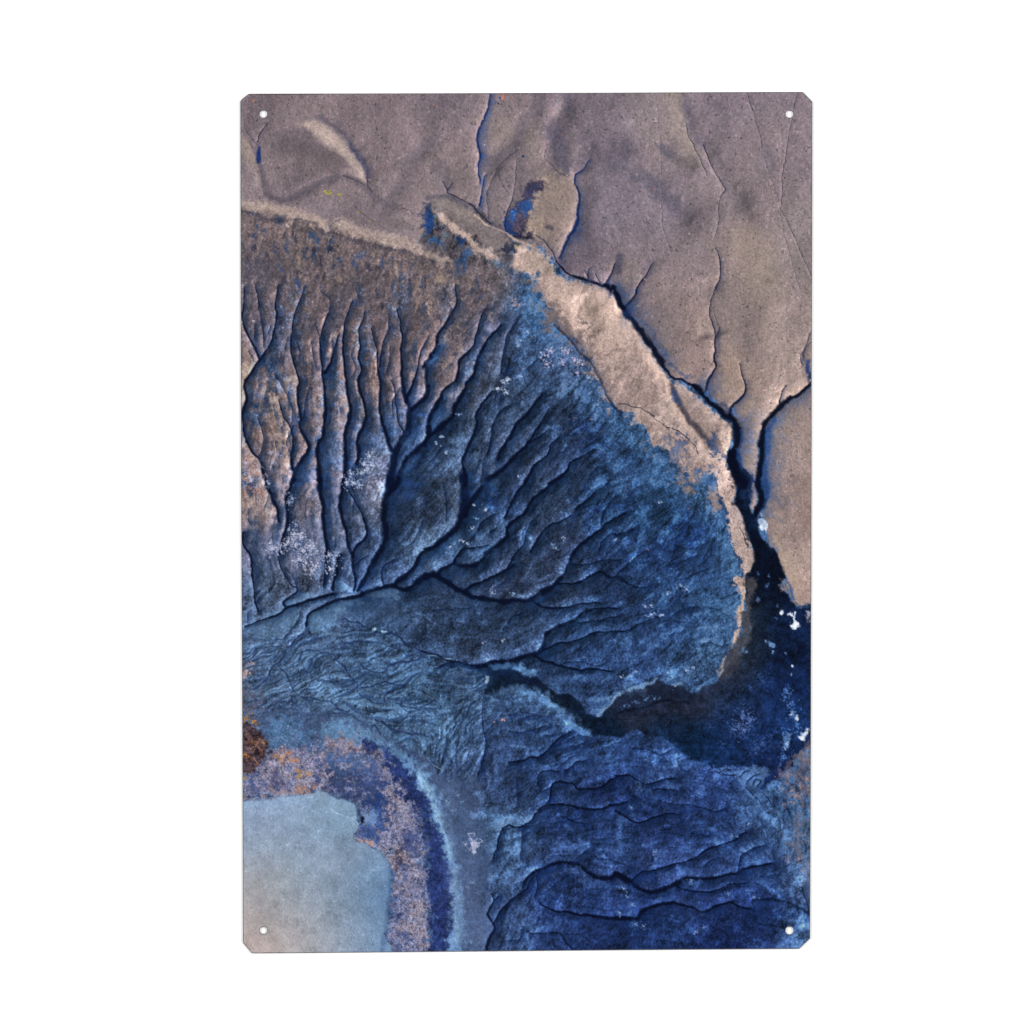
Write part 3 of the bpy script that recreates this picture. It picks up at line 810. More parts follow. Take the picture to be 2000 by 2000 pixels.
for R1, am, body in FOLDS:
    P = spline([p[:2] for p in parse(body)], False, 4)
    sl = window(P, R1 * 3.2)
    D, _, _, T = seg_dist(P, sl, WX[sl] * F32(1.2), WY[sl] * F32(1.2), False, R1 * 3.2)
    tt = T / max(T.max(), 1)
    HQ[sl] -= am * R1 * np.exp(-(D / R1) ** 2 - .25 * D / R1) * np.clip(np.minimum(tt, 1 - tt) * 5 + .15, 0, 1)
fld = np.clip(slope(box(HQ + 22 * (fbm(GX, GY, 110, 97, 2) - .5) + 1.6 * M9, 3)), -1, 1)
lp = np.clip(slope(box(-HP, 2)) * 9, -1, 1) * PM
IMG[:] = IMG * (1 + .24 * np.clip(lp, 0, 1) - .30 * np.clip(-lp, 0, 1))[..., None]
IMG[:] = IMG * (1 + PM * fld * np.where(fld > 0, .30, .34))[..., None] + (PM * fld * .01)[..., None] * np.array([1, .2, -1], F32)

# broad relief of the plain (soft bright / dim swells)
def soft(s, w, c, a, so=1.4):
    brush(s, w, c, min(a * 1.35, .95), so, .6, .25, .05)
soft('a 660,400 780,400 900,470 1010,540 1110,600', 22, (190, 168, 160), .0)
fill('a 680,400 860,380 960,420 1060,500 1160,600 1260,720 1310,850 1300,960 1240,860 1150,740 1070,640 960,610 870,560 800,460', (182, 162, 156), .85, 9, .6, .12, .08)

soft('a 900,350 1020,430 1130,540 1200,640 1270,760 1340,820', 15, (84, 80, 98), .42, 1.2)
soft('a 1180,590 1250,680 1320,800 1345,900', 9, (70, 70, 96), .5, 1)
soft('a 560,520 700,500 800,520 850,580', 26, (106, 96, 104), .4)
soft('a 620,600 800,640 1000,680 1080,760', 34, (104, 93, 98), .35)
soft('a 150,530 200,600 240,700', 14, (160, 142, 134), .6)
soft('a 160,640 220,720 300,800', 14, (150, 136, 130), .5)
soft('a 330,800 340,900 360,1020 440,1110 560,1110 700,1050 860,960 1000,900 1150,890 1260,950 1340,1000 1400,1080 1500,1150 1640,1190', 11, (98, 90, 100), .5, 1.1)
soft('a 300,800 320,940 350,1060', 5, (150, 136, 134), .6, 1)
soft('a 420,1090 560,1120 680,1080', 8, (92, 84, 94), .35, 1)
soft('a 1600,1200 1500,1280 1650,1350 1740,1360', 14, (104, 95, 100), .35)
soft('a 1660,800 1800,700 1930,560', 22, (104, 96, 106), .35)
soft('a 1700,940 1560,1100', 18, (112, 103, 112), .3)
soft('b 1100,50 1060,200 900,420 740,600 600,720', 24, (102, 94, 106), .45)
soft('b 640,300 760,420 700,520', 34, (146, 132, 128), .35)
soft('b 120,760 160,900 190,1000', 22, (104, 97, 106), .45)
soft('b 0,1060 200,1045 400,1130', 9, (92, 88, 102), .55, 1)
soft('b 1390,40 1380,180', 20, (100, 94, 108), .45)
soft('b 1230,400 1290,560 1330,700 1320,760', 32, (94, 88, 104), .55)
soft('b 1560,480 1560,620 1480,760', 28, (100, 93, 106), .4)
soft('b 1600,1000 1560,1150 1540,1400 1600,1600', 26, (96, 88, 98), .45)
soft('b 1040,330 1000,600', 26, (142, 128, 126), .4)
soft('c 600,40 640,180 690,330', 18, (88, 84, 102), .0)
soft('c 640,40 660,160 700,280 720,400 820,540', 16, (92, 86, 106), .6)
soft('c 560,40 580,260 650,440 740,620', 34, (152, 138, 132), .5)
soft('c 60,600 0,700', 50, (98, 92, 106), .5)
soft('c 180,840 320,900 440,1020 600,1180', 26, (96, 92, 108), .45)
soft('c 430,560 520,640', 16, (92, 88, 102), .5)
soft('c 620,700 740,720', 22, (108, 98, 100), .5)
soft('c 760,1020 880,1000 1000,900', 40, (124, 113, 116), .2)
soft('c 1080,1000 1180,1060 1160,1200', 20, (114, 106, 114), .2)
soft('c 1440,600 1480,680 1500,740', 30, (114, 106, 116), .35)
soft('c 1300,1500 1400,1700 1420,1900', 60, (158, 142, 132), .45)
soft('c 20,1720 120,1760 100,1900', 24, (140, 124, 118), .4)
soft('c 20,1640 10,1750', 14, (78, 76, 92), .6)
soft('c 350,1690 280,1800', 14, (96, 90, 100), .35)
soft('f 1000,100 1080,400 1250,640', 60, (134, 122, 121), .2)
soft('f 1100,760 1160,900 1080,1060', 40, (162, 140, 128), .45)
soft('f 1250,1100 1300,1300 1280,1600 1330,1840', 34, (158, 138, 126), .5)
soft('f 1560,1180 1700,1060 1800,960', 18, (170, 150, 140), .5)
soft('f 1440,1300 1300,1500', 10, (172, 150, 138), .4)
soft('i 1500,100 1480,260 1560,420', 24, (176, 152, 140), .4)
soft('i 1560,620 1660,820 1760,1050', 20, (176, 154, 140), .5)
soft('i 1780,40 1850,260 1870,480', 30, (140, 120, 114), .4)
soft('b 1160,860 1090,980 1060,1120 1010,1180 990,1330 1020,1400', 9, (176, 156, 146), .7)
fill('b 1220,780 1420,900 1470,1060 1440,1220 1420,1400 1340,1450 1300,1620 1220,1560 1040,1460 990,1360 1010,1180 1060,1050 1120,900', (150, 133, 123), .55, 9, .8, .3, .08)
soft('b 1160,1270 1160,1320 1220,1360', 7, (76, 70, 84), .6)
soft('b 1130,1280 1060,1300 1040,1360', 18, (170, 150, 136), .5)
soft('b 860,650 900,800 860,900 900,1000', 40, (112, 102, 110), .4)
fill('b 620,960 680,870 760,960 800,1080 770,1250 700,1300 610,1240 590,1100', (128, 116, 120), .5, 8, .8, .3, .08)
brush('a 780,390,10 880,440,26 980,520,30 1080,600,24 1170,700,16 1250,810,9 1300,920,4', 20, (192, 172, 163), .62, 1.2, .6, .15)
soft('a 470,620 520,640 640,600 760,620', 26, (102, 92, 98), .35)
# the pit between the two upper streams
fill('b 980,900 1100,860 1140,840 1130,920 1070,1000 1030,1100 1000,1200 990,1400 900,1420 800,1420 760,1330 770,1200 870,1160 900,1060 960,980', (58, 56, 82), .85, 5, 1.2, .6, .3)
fill('b 930,1100 1010,1090 1000,1180 880,1190 910,1140', (40, 80, 142), .8, 4, 1.4, .7, .2)
fill('b 830,1200 880,1200 880,1260 820,1280', (44, 92, 160), .9, 3, 1.4, .7, .2)
fill('b 760,1240 830,1340 900,1400 880,1430 780,1420 750,1360', (22, 50, 104), .8, 4, 1.2, .4, .2)
fill('b 820,1430 900,1410 1030,1440 1060,1470 960,1460', (30, 32, 54), .85, 3, 1, .3, .2)
speck('b 900,1220 960,1280 900,1340', (140, 110, 100), 26, 14, 16, 1.6, .6, 3)
speck('b 1040,960', (50, 60, 110), 40, 14, 22, 2, .7, 5, .5)
speck('b 1080,880', (150, 95, 80), 12, 12, 7, 1.4, .7, 6)

# ---- 4. the ridge ---------------------------------------------------------
RR = slope(box((1.6 * M20 + .12 * M6 + .12 * STR2 + .10 * G2 + .35 * M9).astype(F32), 1)) * 1.3
RC = col((190, 166, 157)) * (1 + .07 * M20 + .06 * M6 + .22 * G2 + .05 * STR + RR)[..., None] + (GR * .11)[..., None]
RCD = col((140, 121, 118)) * (1 + .10 * M20 + .10 * M6 + .28 * G2 + .06 * STR + RR)[..., None] + (GR * .12)[..., None]
RC = np.clip(RC, 0, 1).astype(F32)
RCD = np.clip(RCD, 0, 1).astype(F32)
def rfill(s, a=1.0, f=5, r=1.0, p=.5, dim=False):
    sl, m = region(s, f, r, p)
    blend(sl, m * a, (RCD if dim else RC)[sl])
# brown stony skirt below the left ridge
rfill('a 140,1240 400,1260 700,1360 950,1420 1300,1500 1700,1600 1932,1650 b 180,1700 300,1680 460,1600 640,1700 830,1760 780,1900 500,1932 e 300,60 0,40 a 1932,1932 1400,1750 900,1600 400,1540 140,1500', .40, 16, 1.5, .7, True)
rfill('a 130,1130 260,1140 400,1120 520,1170 640,1190 760,1220 860,1260 960,1340 980,1400 920,1390 820,1330 700,1280 560,1260 420,1240 300,1235 200,1210', .72, 7, .8, .3)
rfill('a 1010,1350 1080,1310 1200,1360 1320,1410 1460,1420 1580,1440 1760,1490 1850,1560 b 80,1600 200,1660 180,1690 40,1650 a 1800,1620 1600,1580 1500,1560 1300,1490 1160,1450 1050,1400', .72, 7, .9, .35)
rfill('a 790,1250 900,1330 960,1400 900,1400 800,1320', .8, 4, 1, .4)
rfill('a 540,1270 630,1270 620,1330 560,1330', .8, 4, 1, .5)
fill('b 30,1100 200,1080 400,1160 560,1290 760,1420 850,1500 800,1640 660,1650 560,1500 400,1400 250,1300 100,1180', (134, 121, 122), .9, 6, .8, .3, .08)
soft('b 100,1100 260,1130 420,1240', 16, (146, 133, 130), .5)
rfill('b 60,1170 150,1210 260,1310 400,1400 480,1500 600,1570 680,1640 640,1660 520,1590 440,1520 330,1440 200,1330 100,1230', .95, 5, .7, .2)
rfill('b 480,1540 600,1540 690,1620 700,1690 600,1640 520,1620', .8, 5, 1, .5)
soft('b 460,1220 560,1300 760,1390 880,1470 1100,1560', 4, (176, 156, 144), .8, 1)
soft('b 420,1120 520,1200 640,1310 760,1370', 7, (88, 82, 92), .6, 1)
rfill('b 840,1490 960,1520 1110,1570 1200,1680 1300,1800 1500,1880 1740,1932 e 1840,140 1932,290 1932,1170 1800,1130 1720,1000 1640,800 1500,560 1330,430 1200,220 1080,0 b 1060,1880 1000,1810 880,1760 820,1720 840,1600', 1, 6, 1.0, .25)
fill('b 960,1560 1100,1580 1200,1700 1260,1800 1100,1760 980,1680 940,1620', (156, 140, 130), .6, 9, 1, .5, .1)
fill('b 860,1480 900,1520 840,1600 770,1590 780,1530 820,1490', (30, 40, 66), .8, 4, 1, .5, .2)
fill('b 700,1600 830,1580 830,1640 720,1650', (46, 46, 64), .6, 5, 1.4, .7, .2)
fill('b 850,1510 900,1540 860,1560', (196, 172, 130), .8, 2, .6, .3)
# dimmer flank and feathered lower edge of the ridge
rfill('e 1080,0 1250,120 1330,330 1480,440 1640,500 1700,700 1800,850 1932,1050 1932,1180 1780,1120 1700,980 1600,760 1420,560 1200,330', .68, 12, 1.6, .7, True)
fill('e 1560,140 1660,240 1640,400 1500,330', (150, 132, 122), .5, 12, 1, .6, .1)
fill('e 1180,330 1330,420 1420,560 1560,560 1600,480 1400,380 1250,250', (104, 92, 96), .6, 9, 1.6, .8, .2)
rfill('f 0,250 180,450 370,780 500,920 680,1010 860,1160 960,1270 1100,1380 1110,1450 1075,1600 1060,1720 1150,1880 i 1165,60 1130,200 1190,320 1270,480 1300,640 1355,790 1290,910 1240,950 1220,840 1160,740 1130,620 1080,430 1060,290 990,130 960,0 f 900,1850 780,1932 700,1932 680,1860 560,1720 440,1590 330,1550 270,1360 150,1360 130,1220 0,1160', .97, 4, 1, .35)
rfill('f 0,640 260,800 420,1000 480,1240 420,1330 250,1220 0,1150', .68, 14, 1.3, .5, True)
rfill('f 150,1240 400,1340 560,1440 760,1600 900,1820 700,1900 560,1700 440,1580 330,1540 270,1360', .7, 10, 1.3, .7, True)
rfill('f 640,1030 760,1080 900,1260 1060,1400 1040,1560 960,1600 800,1460 640,1240', .5, 10, 1, .5, True)
soft('f 520,1000 600,1160 700,1330 800,1440 900,1560', 12, (72, 66, 74), .75, 1.3)
soft('f 470,930 560,1200 700,1400 860,1560', 9, (196, 170, 158), .55, 1)
soft('f 100,330 280,640 420,900', 16, (198, 172, 160), .5, 1.2)
soft('e 1700,160 1800,300 1932,420', 30, (200, 175, 163), .5, 1.4)
soft('e 1250,100 1360,200 1460,420', 20, (198, 172, 160), .5, 1.4)
soft('f 1090,1400 1095,1500 1060,1640', 5, (206, 182, 164), .8, 1)
fill('f 520,990 580,1080 600,1150 560,1120', (44, 66, 110), .7, 4, 1, .6, .2)
fill('f 880,1540 960,1440 1000,1520 1000,1600 1050,1680 980,1660 920,1620', (46, 66, 104), .85, 6, 1.3, .6, .3)
fill('f 1000,1480 1040,1560 1050,1640 990,1580', (122, 104, 100), .8, 4, 1, .5, .2)
fill('f 480,1500 640,1540 620,1640 700,1760 560,1700 480,1600', (60, 84, 130), .6, 8, 1.6, .9, .2)
fill('f 780,1900 880,1820 950,1850 960,1932 800,1950', (52, 84, 130), .8, 6, 1.5, .7, .2)
fill('i 650,0 780,0 760,40 680,50', (124, 112, 116), .8, 6, 1.4, .5, .1)
fill('i 660,90 730,100 710,140 660,130', (150, 128, 120), .8, 4, 1.4, .5, .1)
rfill('i 890,130 960,160 1020,220 1030,280 980,330 940,300 900,200', .9, 5, 1.4, .6, True)
rfill('i 1140,980 1240,950 1250,1000 1245,1130 1215,1300 1205,1430 1180,1540 1120,1640 1060,1740 1000,1890 990,1860 1030,1780 1100,1640 1130,1520 1175,1450 1150,1370 1180,1280 1210,1180 1190,1100', 1, 3, .8, .4)
soft('i 1245,980 1240,1130 1210,1300 1200,1430', 3, (214, 186, 164), .8, .8)
for s_ in ('i 960,0 1010,180 1060,300 1080,440', 'i 1090,480 1110,600 1160,740 1210,840 1240,930'):
    brush(s_, 5, (30, 48, 86), .6, .8, 1.2, .8)
brush('i 1200,470 1240,540 1270,660', 2.5, (50, 40, 44), .8, .6, 1, .5)
brush('i 1130,240 1190,320 1260,470 1290,600 1340,700', 3.5, (60, 50, 52), .7, .8, 1.4, .9)
speck('i 1180,600 1230,760 1130,420 1080,130 f 1000,1820', (96, 80, 78), 30, 14, 26, 1.5, .6, 8)
# thin black fissure on the ridge flank
crack('f 0,1165,1.8 90,1165 180,1200,2.4 260,1215 340,1280,2.2 400,1340 480,1380,2.6 560,1420 620,1450 680,1500,1.8 740,1560 800,1650', 2.0, None, .85, .1, .3, rough=.7)

rm = np.clip((IMG[..., 0] - IMG[..., 2]) * 14, 0, 1) * (1 - PM) * sst(.50, .62, IMG.mean(2))
rm = box(rm.astype(F32), 2)
IMG[:] = IMG * (1 + rm * fld * .38)[..., None]

# ---- 5. dark valley in shade, lower right ---------------------------------
VAL = '''k 130,380 300,345 480,375 560,400 650,390 800,412 930,440 1060,480 1150,550 1250,640 1400,650 1500,720 1560,830 1700,870 1760,780 1830,700 1932,640
 l 90,640 200,600 320,560 400,510 520,560 650,570 700,640 790,640 880,570 980,520 1030,450 1120,360 1240,220 1310,0
 i 1310,1450 1260,1200 1250,970 1290,910 1350,800 1310,640 1270,500 1190,320 1140,240 1160,100 1150,0 f 1080,1800 1060,1700 1100,1600 1200,1650 1220,1780 1300,1860 1350,1932 i 1330,40 1290,150 1290,250 1320,340 1380,320 1420,100 1390,0 1470,0 1490,150 1450,260 1380,330 1370,500 1400,560 1480,640 1560,720 1620,850 1650,960 1600,1000 1600,1050 1690,1180 1760,1270 1800,1280 1880,1230 1960,1230
 l 1960,1150 1890,1160 1800,1200 1730,1340 1620,1420 1500,1520 1390,1590 1440,1480 1500,1400 1450,1370 1180,1360 950,1370 850,1330 700,1280 580,1200 500,1110 420,1060 280,1040 200,990 150,1020 0,1080
 k 1850,1080 1700,1050 1570,1040 1450,930 1340,810 1210,730 1130,650 1000,620 870,590 780,590 700,610 620,650 560,640 600,560 560,480 480,400 300,380'''
VF = '''1000,1310,20,26,41;900,1290,22,32,51;1080,1350,20,28,47;1150,1390,18,30,53;1250,1390,23,36,61;1200,1340,40,40,53;1290,1310,38,38,53;1350,1290,36,42,61;1300,1420,20,38,67;1400,1330,28,42,77;1470,1270,24,36,71;1500,1200,22,32,63;1430,1200,16,24,43;1440,1120,13,18,36;1480,1060,13,18,32;1420,1060,11,16,32;1400,1150,41,46,56;1405,1220,42,46,55;1370,1270,40,46,63;1420,980,9,14,28;1395,900,9,14,26;1440,900,9,18,38;1400,1400,28,44,83;1450,1450,24,36,73;1500,1380,28,46,87;1350,1430,22,38,71;1510,1440,22,28,57'''
VI = np.maximum(field(VF, 30) - np.array([5, 1, 0], F32), 2) / 255
VI = VI * (1 + .5 * M6 + .45 * M20 + .45 * G2 + .12 * STR)[..., None] + (GR * .05)[..., None]
VI = np.clip(VI, 0, 1).astype(F32)
sl, m = region(VAL, 2.8, .9, .12, False)
blend(sl, m, VI[sl])
VM = np.zeros((ny, nx), F32)
VM[sl] = m
brush('k 60,400,4 130,385,6 300,355,9 480,385,13 600,415,16 800,435,15 930,470,14 1060,520,16', 12, (12, 20, 42), .85, .8, 1.2, .6)
fill('k 560,400 900,440 1060,480 1180,560 1080,600 900,520 700,500 600,480', (24, 40, 74), .35, 5, 1.5, .8, .3)
brush('k 620,655,8 760,608,12 880,606,16 1000,650,20 1150,700,22 1250,790,20 1360,890,20 1450,990,22 1580,1065,18', 16, (92, 128, 172), .42, 1.3, 1.4, .7)
brush('k 640,375,8 760,372,12 900,405,14 1040,430,12', 12, (92, 132, 176), .6, 1, 1.3, .6)
# grey flank beside the crest line
fill('i 1250,985 1330,970 1340,1050 1300,1200 1310,1400 1250,1640 1180,1800 1100,1932 1010,1920 1070,1740 1130,1640 1190,1530 1215,1430 1225,1300 1255,1130', (74, 71, 76), .85, 6, .8, .3, .2)
fill('l 840,620 980,540 1100,400 1190,260 1100,480 960,600', (40, 44, 66), .6, 6, 1, .5, .2)
fill('l 0,700 200,610 420,520 520,570 660,590 780,660 700,720 560,700 400,740 200,800 0,860', (27, 38, 64), .7, 6, 1.2, .5, .3)
speck('l 80,770 180,730 280,700 360,690', (92, 126, 176), 16, 13, 7, 2.2, .7, 21)
brush('l 0,830 200,790 400,730 520,710 700,740', 5, (12, 16, 30), .7, 1, 1, .5)
# bluish reflected light on the far wall of the right-hand channel
brush('f 1540,1300,6 1490,1400,10 1460,1500,16 1450,1650,18 1430,1800,18 1430,1932,18 i 1450,60,18 1470,160,12', 14, (52, 92, 158), .8, 1, .9, .5)
brush('i 1430,560 1500,620 1560,690', 9, (66, 98, 150), .6, 1, 1.2, .6)
fill('i 1180,0 1320,0 1330,60 1290,150 1200,110', (22, 26, 44), .7, 8, 1.2, .7, .3)
speck('i 1250,40 f 1180,1850 1130,1780', (64, 84, 116), 16, 8, 12, 1.6, .7, 31)
# scree glints in the valley
speck('l 1230,860 1300,900 1180,960 1240,1000', (92, 118, 178), 70, 22, 24, 2.0, .7, 41)
speck('l 1130,1000 1420,1120 1350,1180', (72, 100, 160), 60, 22, 24, 2.0, .6, 43)
speck('l 1040,820 900,980 1020,1140', (60, 88, 144), 26, 30, 22, 1.8, .55, 44)
speck('l 1650,620 1690,740 1720,830 1760,960 1640,1060 1640,1160 1620,1260', (80, 124, 190), 42, 14, 22, 2.4, .7, 45)
speck('l 1380,460 1300,580 1420,520', (58, 90, 146), 44, 26, 24, 1.8, .55, 46)
fill('l 1610,1030 1660,1040 1680,1110 1640,1160 1610,1100', (98, 136, 190), .75, 5, 1.4, .6, .2)
fill('l 1740,1280 1820,1270 1850,1340 1780,1350 1730,1320', (108, 140, 186), .8, 4, 1.2, .4, .2)
# snow
SN = (226, 234, 246)
fill('i 1390,380 1450,390 1475,430 1470,490 1455,550 1440,500 1400,510 1375,480 1380,440', SN, 1, 2, .6, .35)
fill('i 1400,330 1430,330 1420,360 1400,360', SN, .8, 2, .6, .3)
fill('i 1720,1400 1770,1400 1780,1430 1740,1470 1710,1460', SN, 1, 2, .7, .4)
brush('i 1670,1320 1720,1330 1740,1400', 5, SN, .9, .6, .8, .6)
brush('i 1730,1290 1735,1340', 4, SN, .8, .6, .8, .5)
fill('i 1590,1290 1615,1290 1610,1325 1590,1320', SN, .9, 2, .6, .3)
fill('i 1850,1290 1890,1290 1890,1400 1870,1360 1860,1320', (176, 176, 190), .8, 3, .7, .5)
fill('i 1430,1040 1480,1020 1470,1070 1440,1070', (92, 128, 180), .8, 3, .8, .4)
fill('i 1360,1170 1385,1160 1380,1200', (92, 120, 170), .7, 2, .8, .4)
fill('i 1485,1600 1530,1610 1530,1640 1500,1640', (108, 146, 196), .9, 3, .8, .4)
speck('i 1450,1585 1520,1680 1250,1695 1640,1700 1710,1830 1700,1900', (120, 152, 200), 4, 3, 4, 2.5, .8, 51)
speck('i 1710,1820', SN, 3, 2, 4, 2.4, .9, 52)
speck('i 1480,950 1380,930 1550,1360 1560,1240', (70, 98, 148), 5, 5, 4, 2.4, .8, 53)
fill('l 1790,1040 1850,1000 1860,1030 1830,1100 1800,1090', SN, 1, 2.5, 1, .6)
fill('l 1750,850 1775,850 1770,890 1750,880', SN, .9, 2, .8, .4)
speck('l 1800,1040 1660,1140 1690,850', (190, 212, 240), 10, 8, 9, 2.2, .85, 55)
fill('f 1370,1590 1390,1590 1390,1650 1372,1640', (150, 190, 220), .9, 2, .4, .3)
# tan nib between channel and valley
rfill('i 1600,980 1650,960 1690,1060 1720,1150 1690,1180 1640,1100', .8, 4, 1.2, .5, True)
brush('i 1650,970 1690,1080 1710,1170', 4, (50, 80, 134), .6, 1, 1, .6)
rfill('l 1800,1190 1900,1150 1900,1340 1850,1330 1830,1250', .6, 6, 1.5, .7, True)
fill('l 1640,1430 1760,1340 1900,1340 1900,1640 1800,1640 1720,1540', (116, 104, 116), .6, 12, 1.6, .8, .2)
speck('l 1740,1640 1800,1560 1700,1600 1840,1480 1660,1440', (186, 138, 122), 26, 16, 14, 1.6, .7, 57)
fill('o 1720,620 1800,640 1840,820 1820,1000 1740,960 1700,800', (112, 110, 128), .65, 12, 1.4, .6, .15)
fill('o 1830,1020 1900,1040 1900,1400 1850,1380 1820,1280', (112, 128, 164), .7, 8, 1.2, .5, .15)
# ---- printed on: crumbled edge below the valley
for s_ in ('l 960,1380 1060,1350 1150,1370 1150,1440 1040,1430', 'l 1180,1390 1290,1380 1420,1390 1450,1440 1380,1520 1260,1570 1190,1470'):
    fill(s_, (84, 116, 166), .7, 4, 1.5, .7, .3)
cracks('''
2.5 2.5 .8: l 1000,1410 1060,1380 1110,1390 1050,1400
3.5 3 .9: l 1030,1440 1150,1440
2.5 2.5 .8: l 1200,1460 1240,1400 1290,1400
2.5 2.5 .8: l 1260,1530 1310,1460 1380,1430
3 3 .8: l 1320,1530 1340,1480 1400,1490 1370,1540
3 2 .8: l 940,1400 980,1410 1020,1440
''', ks=1)

# ---- 6. pond, bank, bush and strand, lower left ---------------------------
GRASS = np.clip(0.5 + 1.1 * (fbm(GX, GY, 60, 101, 3) - .5), 0, 1)[..., None]
gc = col((142, 131, 145)) * (1 - GRASS) + col((94, 106, 148)) * GRASS
gn = lic(ANG * .5 + fbm(GX, GY, 12, 103, 2) * 6, 4, 1.3)
gc = gc * (1 + .24 * gn + .22 * M6 + .5 * G2)[..., None]
warm = sst(.50, .82, fbm(GX, GY, 7, 105, 3) * .7 + .3 * WHITE)
gc = gc + (col((172, 136, 126)) - gc) * (warm * .40)[..., None]
coldp = sst(.50, .80, fbm(GX, GY, 12, 107, 4) * .75 + .25 * WHITE)
gc = gc + (col((54, 68, 112)) - gc) * (coldp * .66)[..., None]
palep = sst(.55, .85, fbm(GX, GY, 4, 109, 2) * .8 + .2 * WHITE)
gc = gc + (col((158, 170, 205)) - gc) * (palep * .50)[..., None]
gc = np.clip(gc + (GR * .20)[..., None], 0, 1).astype(F32)
# blue grey shelf round the bank
fill('j 190,830 420,820 700,850 1000,850 1200,930 1300,1000 1440,1110 1620,1200 1800,1280 1932,1400 k 200,1490 480,1500 500,1700 n 560,700 620,900 600,1200 620,1400 600,1650 580,1900 200,1950 m 1932,1900 1860,1900 1900,1400 1820,800 1600,200 j 1500,1300 1300,1130 1000,1080 700,1180 400,1180 300,1050 200,950', (68, 86, 122), .92, 16, .8, .3, .12)
fill('j 300,960 480,900 620,960 700,1080 560,1150 420,1200 320,1180', (86, 124, 168), .85, 9, 1.4, .6, .2)
speck('j 420,960 520,1000 400,1080 460,1120', (130, 160, 200), 30, 22, 20, 1.6, .7, 60)
sl, m = region('j 30,1500 320,1200 500,1130 720,1190 860,1080 960,1060 1120,1060 1300,1110 1480,1200 1640,1340 1700,1450 1740,1600 1820,1740 m 1790,500 1830,760 1850,900 1800,960 1860,1180 1880,1400 1860,1600 1850,1932 1380,1932 1400,1800 1450,1600 1480,1400 1480,1100 1450,960 1300,840 1160,800 1130,740 1160,640 1150,440 1000,370 800,300 560,340 30,390', 6, 1.8, .8)
blend(sl, m, gc[sl])
# cooler, darker heart of the bank
fill('j 820,1400 1000,1330 1200,1400 1400,1500 1440,1650 1420,1800 1300,1780 1150,1700 1000,1620 880,1540', (50, 66, 112), .85, 16, 1.8, .7, .25)
fill('j 880,1280 1100,1260 1250,1300 1200,1380 1000,1380', (74, 104, 150), .6, 12, 1.8, .8, .2)
fill('m 1300,400 1440,300 1440,560 1340,640 1310,520', (44, 70, 128), .8, 9, 1.6, .7, .25)
fill('m 1180,500 1290,480 1330,560 1280,640 1180,600', (112, 140, 180), .75, 6, 1.4, .7, .2)
fill('m 1200,640 1300,650 1380,690 1340,760 1200,740', (52, 76, 128), .8, 7, 1.4, .6, .25)
fill('m 1180,540 1225,540 1225,600 1190,600', (16, 22, 42), .95, 3, .8, .4)
fill('m 1550,860 1590,870 1580,1020 1550,1020 1530,940', (56, 54, 74), .7, 6, 1.3, .7, .3)
fill('m 1620,720 1720,720 1700,800 1740,900 1640,860', (52, 64, 110), .7, 7, 1.6, .8, .2)
brush('m 1170,780 1240,800 1290,800', 8, (188, 150, 134), .8, .8, 1, .6)
fill('j 1040,1180 1180,1170 1360,1180 1340,1230 1180,1220', (46, 38, 52), .6, 5, 1.4, .7, .3)
fill('j 900,1080 1000,1070 1180,1100 1120,1130 920,1130', (148, 118, 112), .5, 7, 1.5, .8, .2)
fill('j 320,1480 400,1460 420,1560 340,1600', (70, 72, 104), .7, 9, 1.5, .8, .2)
fill('j 340,1240 480,1230 460,1280 380,1290', (180, 130, 96), .7, 5, 1.4, .7, .2)
fill('j 470,1280 560,1270 540,1310 480,1310', (184, 130, 100), .75, 5, 1.4, .7, .2)
fill('j 580,1440 700,1430 690,1460 600,1470', (178, 134, 88), .75, 5, 1.4, .6, .2)
fill('j 600,1560 740,1550 700,1600 600,1620', (158, 110, 92), .6, 5, 1.4, .7, .2)
fill('j 30,1640 300,1640 640,1580 600,1630 300,1670 30,1700', (168, 146, 140), .5, 8, 1.4, .7, .2)
rngb = np.random.RandomState(5)
speck('j 1420,1380 1250,1430 1500,1560 1560,1640 m 1640,600 1560,1060 1780,1100 1580,1380 1660,1480 1640,1660 1780,1780 1500,1800 1700,1320 j 900,1100 800,1280 560,1400 700,1500 300,1420 200,1560', (180, 138, 124), 11, 20, 16, 1.3, .5, 61)
speck('m 1500,700 1600,560 1700,900 1640,1180 1560,1250 1680,1560 1560,1740 1760,1420 1450,820 j 700,1240 500,1350 620,1500 150,1480 1150,1250', (170, 178, 210), 26, 22, 16, 1.4, .5, 62)
speck('m 1660,780 1560,1000 1780,1180 1600,1300 1560,1500 1700,1700 j 250,1300 600,1200 850,1400', (44, 50, 86), 24, 20, 16, 1.8, .7, 63)
# navy grass strip
sl, m = region('j 1180,1090 1360,1130 1480,1200 1560,1230 1660,1300 1700,1400 1760,1500 1810,1620 1880,1760 m 1960,700 n 60,560 140,650 170,860 230,930 240,1100 250,1300 260,1500 240,1700 180,1830 60,1932 m 1880,1932 1880,1500 1840,1300 1860,1100 1830,760 1780,560 1680,400 1600,280 1540,160 j 1450,1320 1340,1180', 5, 1.6, .7)
nv = col((38, 52, 100)) * (1 + .4 * M6 + .3 * M20 + .5 * G2 + .12 * STR)[..., None] + (GR * .05)[..., None]
blend(sl, m, np.clip(nv, 0, 1)[sl].astype(F32))
speck('j 1700,1500 1600,1400 1750,1650 m 1900,900 n 60,700 100,1000 60,1200 140,1400 80,1600', (70, 90, 150), 18, 16, 26, 1.6, .5, 64)
speck('n 10,860 10,1100 20,1300 30,1450 10,1600', (150, 152, 186), 18, 6, 18, 1.6, .6, 65)
